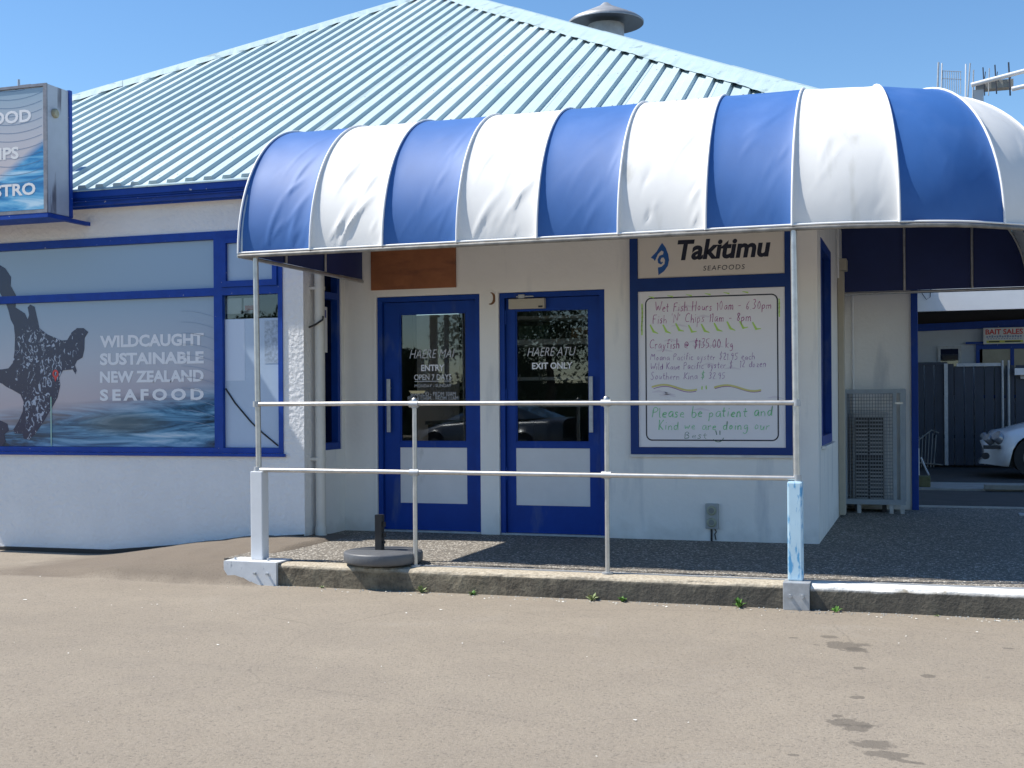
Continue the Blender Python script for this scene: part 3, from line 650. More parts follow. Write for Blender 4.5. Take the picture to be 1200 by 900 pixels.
# --- doors
def door(x0, x1, handle_x, hinge, closer):
    z1 = 2.168; Y = 10.545
    fr_ = MB().cells([x0, x0+.045, x1-.045, x1], [10.508, 10.64], [0.002, z1-.045, z1], lambda x, y, z: not (x0+.045 < x < x1-.045 and z < z1-.045)).build('door_frame', 'doorblue', shop)
    a, b, c = x0+.050, x1-.050, z1-.05
    gl, gr = (x0+.205, x1-.145) if hinge == 'r' else (x0+.135, x1-.150)
    d = MB().cells([a, gl, gr, b], [Y, Y+.045], [.02, .265, .778, .828, 2.015, c],
        lambda x, y, z: not (gl < x < gr and (.265 < z < .778 or .828 < z < 2.015))).build('entry_door' if hinge == 'r' else 'exit_door', 'doorblue', shop)
    MB().cells([gl, gl+.012, gr-.012, gr], [Y+.008, Y+.02], [.828, .84, 2.003, 2.015], lambda x, y, z: not (gl+.012 < x < gr-.012 and .84 < z < 2.003)).build('glazing_bead', 'doorblue', d)
    MB().box(gl, gr, Y+.021, Y+.027, .828, 2.015).build('glass', 'glass', d)
    MB().box(gl, gr, Y+.004, Y+.03, .266, .777).build('kick_panel', 'panelwhite', d)
    h = MB().box(handle_x-.018, handle_x+.018, Y-.055, Y-.038, .920, 1.412, b=.004).build('handle', 'gal', d)
    MB().tube([(handle_x, Y-.04, 1.20), (handle_x, Y, 1.20)], .008, 8).build('handle_stud', 'gal', d)
    MB().tube([(handle_x, Y-.04, 1.33), (handle_x, Y, 1.33)], .008, 8).build('handle_stud', 'gal', d)
    for z in (1.95, 1.25, .55):
        if hinge == 'l': MB().tube([(a-.004, Y-.008, z-.06), (a-.004, Y-.008, z+.06)], .012, 8).build('hinge', 'doorblue', d)
    if closer:
        MB().box(-3.53, -3.195, Y-.06, Y-.002, 2.022, 2.112, b=.006).build('door_closer', 'tan', d)
        MB().box(-3.44, -3.38, Y-.058, Y-.02, 2.116, 2.150, b=.004).box(-3.46, -3.30, Y-.050, Y-.036, 2.126, 2.136).build('closer_arm', 'gal', d)
        MB().box(-3.25, -3.21, Y-.0635, Y-.061, 2.03, 2.045).build('closer_badge', 'dark', d)
    # threshold
    MB().box(x0+.003, x1-.003, 10.50, 10.62, .001, .018).build('threshold', 'gal', d)
    return d, gl, gr, Y
d1, g0, g1, Y = door(-4.822, -3.812, -4.710, 'r', False)
def dpx(px, py): return wpx(px, py, Y+.018)
YT = Y+.0185
def dtext(d, body, px0, px1, py0, py1, m='letter', **k):
    (xa, za), (xb, zb) = dpx(px0, py0), dpx(px1, py1)
    return text_mb(body, xa, xb, zb, za, YT, **k).build('lettering', m, d)
dtext(d1, 'HAERE MAI', 480, 533, 410, 419, 'letterdim', shear=.3, bold=-.004)
dtext(d1, 'ENTRY', 493.5, 521, 427.5, 434.5, bold=.03)
dtext(d1, 'OPEN 7 DAYS', 485.5, 529, 439, 445)
dtext(d1, 'MONDAY - SUNDAY', 486, 529, 450.5, 453.5, 'letterdim')
dtext(d1, 'SEAFOOD - FROM 10AM', 481, 534, 459.5, 464, 'letterdim')
dtext(d1, 'FISH & CHIPS - FROM 11AM', 478, 537, 464.8, 469, 'letterdim')
(xa, za), (xb, zb) = dpx(486, 447), dpx(529, 447.6)
MB().box(xa, xb, YT, YT+.001, za-.003, za+.003).build('rule_line', 'letterdim', d1)
(xa, za), (xb, zb) = dpx(479, 458), dpx(499, 461)
MB().add([(xa, YT-.002, za), (xb, YT-.002, za), (xb-.02, YT-.002, zb), (xa+.03, YT-.002, zb)], [(0,1,2,3)]).build('sticker', mat('sticker_cream', (.66, .55, .30), .6), d1)
d2, g0, g1, Y = door(-3.622, -2.653, -2.777, 'l', True)
dtext(d2, 'HAERE ATU', 618, 675, 407.5, 416.5, 'letterdim', shear=.3, bold=-.004)
dtext(d2, 'EXIT ONLY', 623.5, 671, 425, 432, bold=.03)
# hole with rust stain between the doors
rebuild([MB().tube([(-3.70, 10.5, 2.16), (-3.70, 10.494, 2.16)], .038, 14)]).build('patch', 'wall', shop)
strip(ellarc(-3.705, 2.125, .040, .052, -1.9, 1.5, 12), [.006+.02*math.sin(PI*i/12) for i in range(13)], 10.4935).build('rust_stain', 'bronze', shop)
# render fillets either side of the door jambs
MB().box(-4.850, -4.8255, 10.488, 10.4995, 0.002, 2.19).build('jamb_strip', 'wall', shop)
MB().box(-3.655, -3.628, 10.488, 10.4995, .002, 2.17).build('jamb_strip', 'wall', shop)

# shelf unit inside behind the exit door
sh = thing('display_shelf', (-3.1, 11.6, 0), 'white shelving seen dimly through the glass of the exit door', 'shelf')
for z in (1.99, 1.74, 1.40, 1.14):
    MB().box(-4.0, -2.3, 11.4, 11.8, z, z+(.055 if z in (1.74,) else .03)).build('shelf_board', 'white', sh)
for x_ in (-4.0, -3.1, -2.34): MB().box(x_, x_+.04, 11.81, 11.85, 0, 2.3).build('upright', 'gal', sh)
for i in range(7):
    x_ = -3.72+.2*i; MB().tube([(x_, 11.38, 1.40), (x_+.01, 11.36, 1.46)], .006, 6).build('hook', 'gal', sh)
bx = MB().box(-3.22, -2.90, 11.45, 11.7, 1.797, 1.90).build('carton', mat('carton', (.36, .25, .15), .8)); bx['label'] = 'brown carton on the upper shelf inside the exit door'; bx['category'] = 'carton'
bx = MB().box(-3.75, -3.45, 11.45, 11.7, 1.797, 1.93).build('carton', mat('carton_green', (.06, .12, .10), .7)); bx['label'] = 'dark green carton at the left of the upper shelf inside the exit door'; bx['category'] = 'carton'
cn = thing('shop_counter', (-4.4, 12.6, 0), 'dark shop counter with an orange crate inside the entry door', 'counter')
MB().box(-5.1, -3.9, 12.4, 12.9, 0, .95).build('counter_body', 'charcoal', cn)
MB().box(-5.12, -3.88, 12.36, 12.92, .951, .99).build('counter_top', 'gal', cn)

# ------------------------------------------------------------------ awning
BZ, RR = 2.34, 1.135
ribs = [((-4.965, 8.30), 0), ((-4.355, 8.30), 0), ((-3.765, 8.30), 0), ((-3.182, 8.30), 0), ((-2.58, 8.30), 0), ((-1.995, 8.30), 0), ((-1.392, 8.30), 0),
        ((-.822, 8.30), 0), ((-.15, 8.40), 11), ((.50, 8.74), 30), ((.92, 9.32), 56), ((1.02, 10.02), 82), ((1.02, 10.74), 90), ((1.02, 11.46), 90), ((1.02, 12.2), 90), ((1.02, 12.94), 90), ((1.02, 13.72), 90)]
aw = thing('awning', (-4.965, 8.3, 2.34), 'blue and white striped barrel awning curving round the shop corner', 'awning')
def inward(deg): return V(-math.sin(math.radians(deg)), math.cos(math.radians(deg)), 0)
def aw_pt(b, deg, v, flat):       # v 0..1 arc, 1..1.3 flat
    d = inward(deg)
    if v <= 1: ph = v*PI/2; q, z = RR*(1-math.cos(ph)), RR*math.sin(ph); nrm = -d*math.cos(ph)+V(0, 0, math.sin(ph))
    else: q, z = RR+(v-1)*flat, RR+(v-1)*.10; nrm = V(0, 0, 1)
    return V(b[0], b[1], BZ)+d*q+V(0, 0, z), nrm
NU, NV = 44, 78
for i in range(len(ribs)-1):
    (b0, a0), (b1, a1) = ribs[i], ribs[i+1]
    blue = i % 2 == 0
    vis = i < 10
    nu, nv = (NU, NV) if vis else (10, 24)
    rnd = random.Random(i*13+5)
    amp = [.75, 1.25, .3, 1.2, .22, 1.3, .28, .4, .2, .4, .3][min(i, 10)]
    folds = []
    for k in range(9 if vis else 2):
        fu = .28+.66*rnd.random(); fv = .05+.50*rnd.random()**1.3
        folds.append((fu, fv, .85+.5*rnd.random(), (.07+.16*rnd.random()), .011+.010*rnd.random(), (.004+.006*rnd.random())*amp*(1 if rnd.random() < .8 else -.4)))
    for k in range(4 if vis else 0):      # short puckers above the hem
        folds.append((.3+.65*rnd.random(), .02+.08*rnd.random(), 1.1, .035+.04*rnd.random(), .008, .005*amp*(1 if k % 2 else -1)))
    w = math.hypot(b1[0]-b0[0], b1[1]-b0[1]); Lp = RR*PI/2
    vs = []; fs = []
    for j in range(nv+1):
        v = 1.22*j/nv
        for k in range(nu+1):
            u = k/nu; u = .5-.5*math.cos(PI*u)*.5-.25*(1-2*u) if vis else u
            flat = 2.0
            p0, n0 = aw_pt(b0, a0, v, flat); p1, n1 = aw_pt(b1, a1, v, flat)
            if v <= 1 or True: p = p0.lerp(p1, u); nn = n0.lerp(n1, u).normalized()
            # keep the fan part round
            if a0 != a1:
                bow = .06*math.sin(PI*u)*(1 if i > 7 else .5)
                p = p+(-inward((a0+a1)/2)*bow*max(0, math.cos(min(v, 1)*PI/2)))
            vv = max(0, 1-v*1.15)
            edge = (1-math.exp(-u*w/(.020+.012*vnoise(v*9, i*3))))*(1-math.exp(-(1-u)*w/.05))
            off = -(.003+.020*vv)*edge*(1 if v < 1.1 else .3)
            off += -.012*math.sin(PI*u)*(1-min(1, v))
            for (fu, fv, sl, ln, wd, am) in folds:
                X = (u-fu)*w; Y_ = (v-fv)*Lp; c_ = math.cos(sl); s_ = math.sin(sl)
                al = X*c_+Y_*s_; ac = -X*s_+Y_*c_+.4*al*al
                off += am*math.exp(-(al/ln)**2*.8)*math.exp(-(ac/(wd*(1+.8*al/ln if al > -ln else .4)))**2)*min(1, u*8)*min(1, (1-u)*10)*min(1, v*30)
            off += .0022*(vnoise(u*w*9+i*7, v*Lp*6)-.5)*min(1, u*8)*min(1, (1-u)*8)
            # scalloped hem pull
            p = p+nn*off
            if j == 0: p.z += .006*math.sin(PI*u)*(vnoise(u*7, i)-.3)*2
            vs.append(p)
    m_ = nu+1
    fs = [(j*m_+k, j*m_+k+1, (j+1)*m_+k+1, (j+1)*m_+k) for j in range(nv) for k in range(nu)]
    MB().add(vs, fs, True).build('awning_panel', 'fabblue' if blue else 'fabwhite', aw)
for (b, a) in ribs:
    MB().tube([aw_pt(b, a, 1.2*k/24, 2.0)[0]+aw_pt(b, a, 1.2*k/24, 2.0)[1]*.006 for k in range(25)], .0085, 8).build('piping', 'piping', aw)
hem = []
for i in range(len(ribs)-1):
    (b0, a0), (b1, a1) = ribs[i], ribs[i+1]
    for k in range(6):
        u = k/6; bow = (.06*math.sin(PI*u)*(1 if i > 7 else .5)) if a0 != a1 else 0
        q = V(b0[0], b0[1], 0).lerp(V(b1[0], b1[1], 0), u)-inward((a0+a1)/2)*bow
        hem.append(q)
hem.append(V(ribs[-1][0][0], ribs[-1][0][1], 0))
MB().tube([q+V(0, 0, BZ-.020) for q in hem], .015, 10).build('frame_tube', 'galdirty', aw)
MB().tube([q+V(0, 0, BZ+.005) for q in hem], .0075, 8).build('hem_piping', 'piping', aw)
# closed ends
def end_panel(b, a, q1, battens, out, width):
    d = inward(a); o_ = V(*out, 0)*.0
    pts = [V(b[0], b[1], BZ)+d*q for q in (.012, q1)]
    prof_ = [aw_pt(b, a, k/16, 2)[0] for k in range(17)]
    top = V(b[0], b[1], BZ+RR-.004)+d*q1
    ring = [V(b[0], b[1], BZ+.002)+d*.012]+[p-V(0, 0, .004)+d*.006 for p in prof_[1:]]+[top, pts[1]+V(0, 0, .002)]
    n = V(*out, 0)
    MB().poly(ring, n*.004).build('end_panel', 'navyshade', aw)
    MB().tube([V(b[0], b[1], BZ-.018)+d*.0, V(b[0], b[1], BZ-.018)+d*q1], .016, 10).build('frame_tube', 'steel', aw)
    for q in battens:
        h = math.sqrt(max(0, RR**2-(RR-min(q, RR))**2))
        MB().tube([V(b[0], b[1], BZ)+d*q-n*.012, V(b[0], b[1], BZ+h-.02)+d*q-n*.012], width, 8).build('batten', 'steel', aw)
    MB().tube([aw_pt(b, a, k/16, 2)[0]-n*.014-aw_pt(b, a, k/16, 2)[1]*.02 for k in range(17)], .013, 8).build('end_hoop', 'steel', aw)
end_panel(ribs[0][0], 0, 2.19, (.72, 1.42), (-1, 0), .012)
end_panel(ribs[-1][0], 90, 1.86, (.55, 1.22), (0, 1), .014)

# ------------------------------------------------------------------ posts and rails
def bolt(c, parent, r=.011, l=.02):
    MB().tube([c, (c[0], c[1]-l, c[2])], r, 6).build('bolt', 'gal', parent)
pl = thing('awning_post', (-4.815, 8.30, 0), 'left front awning post with grey steel foot plate overhanging the kerb end', 'post', 'posts holding up the front of the awning')
MB().tube([(-4.82, 8.33, .68), (-4.835, 8.33, 2.31)], .021, 14).build('pole', 'steel', pl)
MB().box(-4.865, -4.765, 8.28, 8.38, .012, .680, b=.006).build('sleeve', 'sleeve', pl)
prf = [(-5.03, 0.010), (-4.585, .010), (-4.585, -.175), (-4.90, -.175), (-4.97, -.135), (-5.03, -.055)]
fp = MB().poly([(a, 8.165, b) for a, b in prf][::-1], (0, .03, 0)).box(-5.03, -4.585, 8.196, 8.41, .001, .011).build('foot_plate', 'plate', pl)
bolt((-4.76, 8.165, -.075), fp, .010, .022); bolt((-4.655, 8.165, -.075), fp, .010, .022)
for x_ in (-4.98, -4.70): MB().tube([(x_, 8.25, .012), (x_, 8.25, .03)], .010, 6).build('bolt', 'gal', fp)
pr = thing('awning_post', (-.80, 8.30, 0), 'right front awning post with chipped pale blue sleeve bolted to the kerb face', 'post', 'posts holding up the front of the awning')
MB().tube([(-.805, 8.30, .66), (-.815, 8.31, 2.31)], .021, 14).build('pole', 'steel', pr)
MB().box(-.862, -.765, 8.25, 8.345, .012, .660, b=.012).build('sleeve', 'chipped', pr, label='square sleeve with flaking pale blue paint')
fp = MB().box(-.885, -.715, 8.168, 8.19, -.168, .012, b=.005).box(-.885, -.715, 8.188, 8.345, .002, .0115).build('foot_plate', 'gal', pr)
bolt((-.838, 8.168, -.075), fp, .013, .02); bolt((-.762, 8.168, -.075), fp, .013, .02)
hr = thing('handrail', (-3.5, 8.33, 0), 'galvanised two-bar pipe handrail along the front of the porch', 'handrail')
for (z0, z1) in ((1.190, 1.176), (.690, .680)):
    MB().tube([(-4.84, 8.315, z0), (-3.5, 8.315, z0-.002), (-.79, 8.29, z1)], .0165, 12).build('rail', 'steel', hr)
for x_ in (-3.530, -2.092):
    MB().tube([(x_, 8.325, -.01), (x_, 8.325, 1.205)], .0165, 12).build('rail_post', 'steel', hr)
    MB().tube([(x_, 8.325, 1.20), (x_, 8.325, 1.222), (x_, 8.325, 1.23)], .02, 12, radii=[.021, .021, .008]).build('post_cap', 'steel', hr)
    for z in (1.183, .686):
        MB().tube([(x_-.035, 8.315, z), (x_+.035, 8.315, z)], .024, 12).tube([(x_, 8.325, z-.03), (x_, 8.325, z+.022)], .023, 12).build('clamp', 'gal', hr)
    MB().tube([(x_, 8.325, .001), (x_, 8.325, .012)], .04, 14).build('foot_flange', 'gal', hr)
for x_, z in ((-4.83, 1.19), (-4.825, .69), (-.80, 1.176), (-.80, .68)):
    MB().tube([(x_, 8.318 if x_ < -4 else 8.295, z-.022), (x_, 8.318 if x_ < -4 else 8.295, z+.022)], .026, 12).build('clamp', 'gal', hr)

# ------------------------------------------------------------------ things on the porch
ub = thing('umbrella_base', (-3.8150, 8.36, 0), 'round dark grey umbrella base with short black stub pole on the porch edge', 'umbrella base')
c = (-3.8200, 8.40, 0)
MB().lathe([(.0, .012), (.262, .012), (.286, .020), (.293, .032), (.293, .086), (.288, .095), (.275, .099), (.20, .103), (.0, .105)], c, 48).build('base_disc', 'rubber', ub)
MB().box(-3.8750, -3.8200, 8.37, 8.425, .095, .365, b=.004).build('stub_pole', 'black', ub)
MB().box(-3.8195, -3.8020, 8.385, 8.41, .20, .23).box(-3.8195, -3.8020, 8.385, 8.41, .275, .31).box(-3.8195, -3.8060, 8.385, 8.41, .15, .17).build('clip', 'black', ub)
MB().box(-3.9050, -3.6750, 8.205, 8.325, .003, .015).build('rubber_pad', 'black', ub)

pw = MB().box(-4.872, -4.032, 10.478, 10.498, 2.236, 2.66).build('plywood_panel', 'ply'); pw['label'] = 'red-brown stained plywood panel fixed on the wall above the entry door'; pw['category'] = 'panel'

# sign and menu board
sb = thing('menu_board', (-1.73, 10.48, .74), 'navy framed shop sign over a handwritten whiteboard menu beside the exit door', 'notice board')
Yb = 10.455
MB().cells([-2.414, -2.345, -1.10, -1.042], [Yb, 10.497], [.735, .795, 2.135, 2.245, 2.62, 2.70],
           lambda x, y, z: not (-2.345 < x < -1.10 and (.795 < z < 2.135 or 2.245 < z < 2.62))).build('board_frame', 'navyframe', sb)
sgn = MB().box(-2.343, -1.102, Yb+.012, Yb+.03, 2.247, 2.618).build('name_panel', 'signface', sb)
wbd = MB().box(-2.343, -1.102, Yb+.012, Yb+.03, .797, 2.133).build('whiteboard', 'boardwhite', sb)
MB().box(-2.43, -1.03, 10.46, 10.499, .712, .732).build('ledge', 'wall', sb)
YS = Yb+.0105
def spx(px, py): return wpx(px, py, YS)
def zpx(zx, zy, oy=260): return spx(730+zx/5.7, oy+zy/5.7)
def stext(par, body, z0, z1, m, oy=260, name='lettering', **k):
    (xa, za), (xb, zb) = zpx(*z0, oy), zpx(*z1, oy)
    return text_mb(body, xa, xb, zb, za, YS, **k).build(name, m, par)
# letter by letter baseline is level in the place
(xa, za), (xb, zb) = zpx(365, 170), zpx(988, 262)
text_mb('Takitimu', xa, xb, 2.388, 2.562, YS, bold=.035, shear=.18).build('lettering', 'ink', sgn, label='Takitimu in bold navy italics')
(xa, za), (xb, zb) = zpx(537, 300), zpx(815, 330)
text_mb('SEAFOODS', xa, xb, 2.294, 2.335, YS, shear=.12, space=1.2).build('lettering', 'ink', sgn, label='SEAFOODS in small thin capitals')
# emblem: leaf-like fish hook with a curl cut out of it
L = [(262, 140), (285, 170), (303, 215), (309, 255), (300, 295), (275, 330), (238, 356), (234, 305), (258, 300), (278, 282), (282, 255), (272, 238), (258, 240), (250, 258), (256, 272), (262, 265), (268, 272), (255, 285), (236, 275), (232, 252), (244, 226), (268, 218), (272, 200), (258, 192), (235, 215), (214, 262), (205, 248), (186, 240), (225, 200), (245, 165)]
flat_poly([zpx(*p) for p in L], YS).build('emblem', 'logo', sgn)
# black rounded border
bd = []
x0, z1_ = zpx(152, 492); x1 = zpx(1032, 480)[0]; z0_ = spx(840, 516)[1]; z1_ = 2.075; r = .05
for cx_, cz_, a0 in ((x1-r, z1_-r, 0), (x0+r, z1_-r, PI/2), (x0+r, z0_+r, PI), (x1-r, z0_+r, 1.5*PI)):
    bd += ellarc(cx_, cz_, r, r, a0, a0+PI/2, 6)
strip(bd+[bd[0], bd[1]], .011, YS).build('border_line', 'ink', wbd)
GL = {
 'W': (.8, [[(0,1),(.18,0),(.38,.7),(.56,0),(.8,1.02)]]), 'F': (.5, [[(.06,0),(.04,1),(.5,1.02)],[(.05,.55),(.38,.56)]]),
 'H': (.6, [[(.04,1),(.06,0)],[(.55,1),(.52,0)],[(.05,.5),(.54,.54)]]), 'N': (.6, [[(.04,0),(.06,1),(.5,.05),(.55,1)]]),
 'C': (.6, [[(.55,.85),(.35,1),(.1,.75),(.04,.35),(.2,.03),(.55,.12)]]), 'M': (.8, [[(.02,0),(.14,1),(.38,.35),(.62,1),(.74,0)]]),
 'P': (.5, [[(.06,0),(.05,1),(.35,.98),(.46,.75),(.3,.52),(.06,.5)]]), 'S': (.5, [[(.46,.88),(.25,1),(.08,.8),(.2,.55),(.42,.38),(.38,.08),(.18,0),(.02,.12)]]),
 'K': (.5, [[(.06,1),(.05,0)],[(.48,.98),(.07,.45),(.5,0)]]), 'B': (.5, [[(.06,0),(.05,1),(.35,.95),(.4,.7),(.1,.53),(.42,.45),(.44,.12),(.06,0)]]),
 'a': (.45, [[(.4,.45),(.2,.5),(.05,.28),(.12,.03),(.3,.08),(.4,.45),(.4,.08),(.46,0)]]), 'b': (.42, [[(.06,1),(.05,.02),(.3,0),(.4,.25),(.25,.48),(.06,.4)]]),
 'c': (.38, [[(.36,.42),(.18,.5),(.04,.28),(.12,.02),(.38,.06)]]), 'd': (.45, [[(.38,.4),(.18,.48),(.04,.25),(.15,0),(.35,.08),(.4,1),(.42,0)]]),
 'e': (.4, [[(.05,.26),(.36,.3),(.25,.5),(.06,.35),(.08,.05),(.36,.04)]]), 'f': (.36, [[(.38,.9),(.26,1.0),(.16,.8),(.15,0)],[(.02,.52),(.34,.54)]]),
 'g': (.42, [[(.36,.42),(.16,.48),(.05,.22),(.2,.04),(.37,.4),(.36,-.25),(.18,-.4),(.02,-.25)]]), 'h': (.42, [[(.06,1),(.05,0)],[(.06,.35),(.25,.5),(.36,.35),(.38,0)]]),
 'i': (.18, [[(.08,.46),(.09,0)],[(.09,.68),(.1,.74)]]), 'k': (.4, [[(.05,1),(.05,0)],[(.36,.5),(.06,.22),(.38,0)]]), 'l': (.18, [[(.08,1),(.08,.1),(.16,0)]]),
 'm': (.62, [[(.04,.45),(.05,0)],[(.05,.32),(.18,.48),(.28,.3),(.28,0)],[(.29,.32),(.44,.48),(.52,.3),(.54,0)]]), 'n': (.42, [[(.04,.46),(.05,0)],[(.05,.32),(.22,.5),(.34,.34),(.36,0)]]),
 'o': (.42, [[(.2,.5),(.05,.28),(.16,.01),(.36,.2),(.3,.45),(.17,.5)]]), 'p': (.42, [[(.05,.46),(.04,-.42)],[(.05,.38),(.25,.5),(.38,.28),(.25,.03),(.05,.06)]]),
 'r': (.32, [[(.05,.47),(.05,0)],[(.05,.3),(.18,.47),(.3,.44)]]), 's': (.36, [[(.32,.44),(.14,.5),(.08,.34),(.3,.2),(.22,.01),(.03,.05)]]),
 't': (.34, [[(.15,.85),(.14,.08),(.28,.01)],[(.01,.52),(.32,.54)]]), 'u': (.42, [[(.05,.46),(.08,.06),(.26,.02),(.36,.45),(.37,0)]]),
 'w': (.55, [[(.03,.46),(.13,.02),(.26,.36),(.38,.02),(.52,.48)]]), 'y': (.4, [[(.04,.46),(.18,.08)],[(.36,.47),(.14,-.3),(.02,-.38)]]), 'z': (.4, [[(.04,.46),(.34,.46),(.05,.02),(.38,.03)]]),
 '0': (.5, [[(.25,.95),(.06,.6),(.14,.08),(.36,.08),(.44,.6),(.25,.95)]]), '1': (.22, [[(.02,.75),(.12,.95),(.12,0)]]), '2': (.46, [[(.04,.75),(.22,.95),(.38,.72),(.04,.03),(.44,.04)]]),
 '3': (.46, [[(.05,.88),(.3,.95),(.36,.7),(.16,.5),(.4,.3),(.28,.03),(.03,.08)]]), '5': (.46, [[(.42,.95),(.1,.93),(.07,.55),(.34,.52),(.38,.15),(.05,.02)]]), '6': (.46, [[(.36,.95),(.1,.55),(.06,.15),(.28,.0),(.38,.3),(.1,.35)]]),
 '8': (.46, [[(.36,.8),(.2,.97),(.08,.75),(.36,.25),(.2,0),(.06,.22),(.38,.8)]]), '9': (.46, [[(.38,.8),(.18,.95),(.06,.65),(.3,.5),(.38,.8),(.3,0)]]),
 '$': (.5, [[(.44,.78),(.22,.9),(.08,.68),(.4,.35),(.3,.08),(.03,.18)],[(.26,1.1),(.22,-.1)]]), '@': (.6, [[(.4,.45),(.25,.5),(.2,.25),(.38,.2),(.42,.48),(.5,.15),(.6,.5),(.35,.8),(.05,.5),(.12,.08),(.5,-.02)]]),
 '-': (.35, [[(.03,.36),(.3,.38)]]), '.': (.14, [[(.04,.02),(.08,.06)]]), "'": (.14, [[(.08,1),(.05,.8)]]), ' ': (.38, [])}
hr_ = random.Random(11)
def hand(body, px0, px1, pz, h, m, jit=.07):
    """handwriting drawn stroke by stroke: left px, right px, baseline height, letter height"""
    xa = spx(px0, 400)[0]; xb = spx(px1, 400)[0]
    tot = sum(GL[c_][0]+.10 for c_ in body); k = (xb-xa)/tot; x = xa; q = MB()
    drift = hr_.uniform(-.012, .012)
    for c_ in body:
        wd, st = GL[c_]; sx = hr_.uniform(.88, 1.1); sy = hr_.uniform(.86, 1.12); oy = hr_.uniform(-.05, .05)*h+drift*(x-xa); tl = hr_.uniform(.04, .16)
        for line in st:
            pts = []
            for (a_, b_), (c2, d2) in zip(line[:-1], line[1:]):
                for t in (0, .33, .67):
                    pts.append((a_+(c2-a_)*t, b_+(d2-b_)*t))
            pts.append(line[-1])
            # soften corners
            for _ in range(1): pts = [pts[0]]+[((pts[i-1][0]+2*pts[i][0]+pts[i+1][0])/4, (pts[i-1][1]+2*pts[i][1]+pts[i+1][1])/4) for i in range(1, len(pts)-1)]+[pts[-1]]
            pp = [(x+(a_*sx+b_*tl)*k+hr_.uniform(-.0008, .0008), pz+oy+b_*sy*h+hr_.uniform(-.0008, .0008)) for a_, b_ in pts]
            w0 = h*(.04+.03*hr_.random())*(1.4 if m == 'green' else 1); ww = [w0*(.6+.8*hr_.random()) for _ in pp]
            q.add(*(lambda z_: (z_.v, z_.f))(strip(pp, ww, YS)))
        x += (wd+.10)*k
    return q.build('handwriting', m, wbd, label=body+' handwritten in marker', kind='stuff')
for body, p0, p1, base, h, m, jit in (
        ('Wet Fish Hours 10am - 6.30pm', 768, 905, 363.5, .080, 'purple', .07), ("Fish 'N' Chips 11am - 8pm", 765, 881, 378, .080, 'purple', .07),
        ('Crayfish @ $135.00 kg', 761, 860, 407.5, .078, 'purple', .07), ('Moana Pacific oyster $21.95 each', 762, 885, 421, .062, 'violet', .07),
        ('Wild Kaue Pacific oyster $  12 dozen', 762, 898, 432.5, .062, 'violet', .07), ('Southern Kina', 762, 818, 444.5, .062, 'violet', .05),
        ('$', 821, 827, 444, .075, 'green', 0), ('32.95', 830, 850, 444, .055, 'violet', .05),
        ('Please be patient and', 763, 906, 489.5, .092, 'green', .07), ('Kind we are doing our', 771, 902, 503.5, .08, 'green', .07), ('Best', 801, 829, 514, .062, 'darkgreen', .05)):
    hand(body, p0, p1, spx((p0+p1)/2, base)[1], h, m, jit)
sm_ = MB(); r_s = random.Random(8)
for i in range(16):
    x_ = -2.25+1.0*r_s.random(); z_ = 1.0+1.0*r_s.random(); sm_.add(*(lambda z_2: (z_2.v, z_2.f))(strip([(x_, z_), (x_+.06, z_+.01), (x_+.14, z_-.005)], [.004, .022, .006], YS+.0007)))
sm_.build('marker_smears', mat('smear', (.70, .67, .74), .5), wbd, kind='stuff')
rnd = random.Random(4); zz = []
for i in range(9):
    (ax_, az_) = spx(762+i*15, 384+3*rnd.random()-i*.6); zz.append(strip([(ax_, az_+.03), (ax_+.03, az_-.03), (ax_+.07, az_-.05+.03*rnd.random())], [.012, .02, .006], YS))
for i in range(6):
    (ax_, az_) = spx(760+i*22, 347.5-i*1.2); zz.append(strip([(ax_, az_), (ax_+.05, az_-.012)], [.004, .012], YS-.001))
for i in range(7):
    (ax_, az_) = spx(752.5, 356+i*5); zz.append(strip([(ax_, az_), (ax_+.004*math.sin(i), az_-.05)], [.012, .012], YS-.001))
for i in range(4):
    (ax_, az_) = spx(913, 350+i*5); zz.append(strip([(ax_, az_), (ax_+.004, az_-.045)], [.010, .010], YS-.001))
rebuild(zz).build('marker_squiggles', 'lime', wbd, kind='stuff')
def wave(px0, px1, m, dz, wdt):
    a_, b_ = spx(px0, 455)[0], spx(px1, 455)[0]; zc = spx(px0, 455.5)[1]
    return strip([(a_+(b_-a_)*t/14, zc+dz+.022*math.sin(t/14*2*PI*.9)-.012*t/14) for t in range(15)], wdt, YS-(.001 if dz else 0))
rebuild([wave(764, 817, 'y', .014, .016), wave(837, 892, 'y', .010, .016)]).build('marker_wave', 'yellow', wbd)
rebuild([wave(766, 816, 'v', 0, .006), wave(838, 892, 'v', 0, .006)]).build('marker_wave', 'violet', wbd)
rebuild([strip([zpx(530, 300, 400), zpx(528, 322, 400)], .010, YS), strip([zpx(556, 296, 400), zpx(558, 320, 400)], .010, YS)]).build('marker_dashes', 'lime', wbd)
fx, fz = zpx(637, 640, 400)
rebuild([strip(ellarc(fx, fz, .045, .04, PI*1.15, PI*1.95, 8), .006, YS), strip([(fx-.02, fz+.055), (fx-.012, fz+.02)], .007, YS), strip([(fx+.015, fz+.055), (fx+.015, fz+.02)], .007, YS)]).build('smiley', 'darkgreen', wbd)

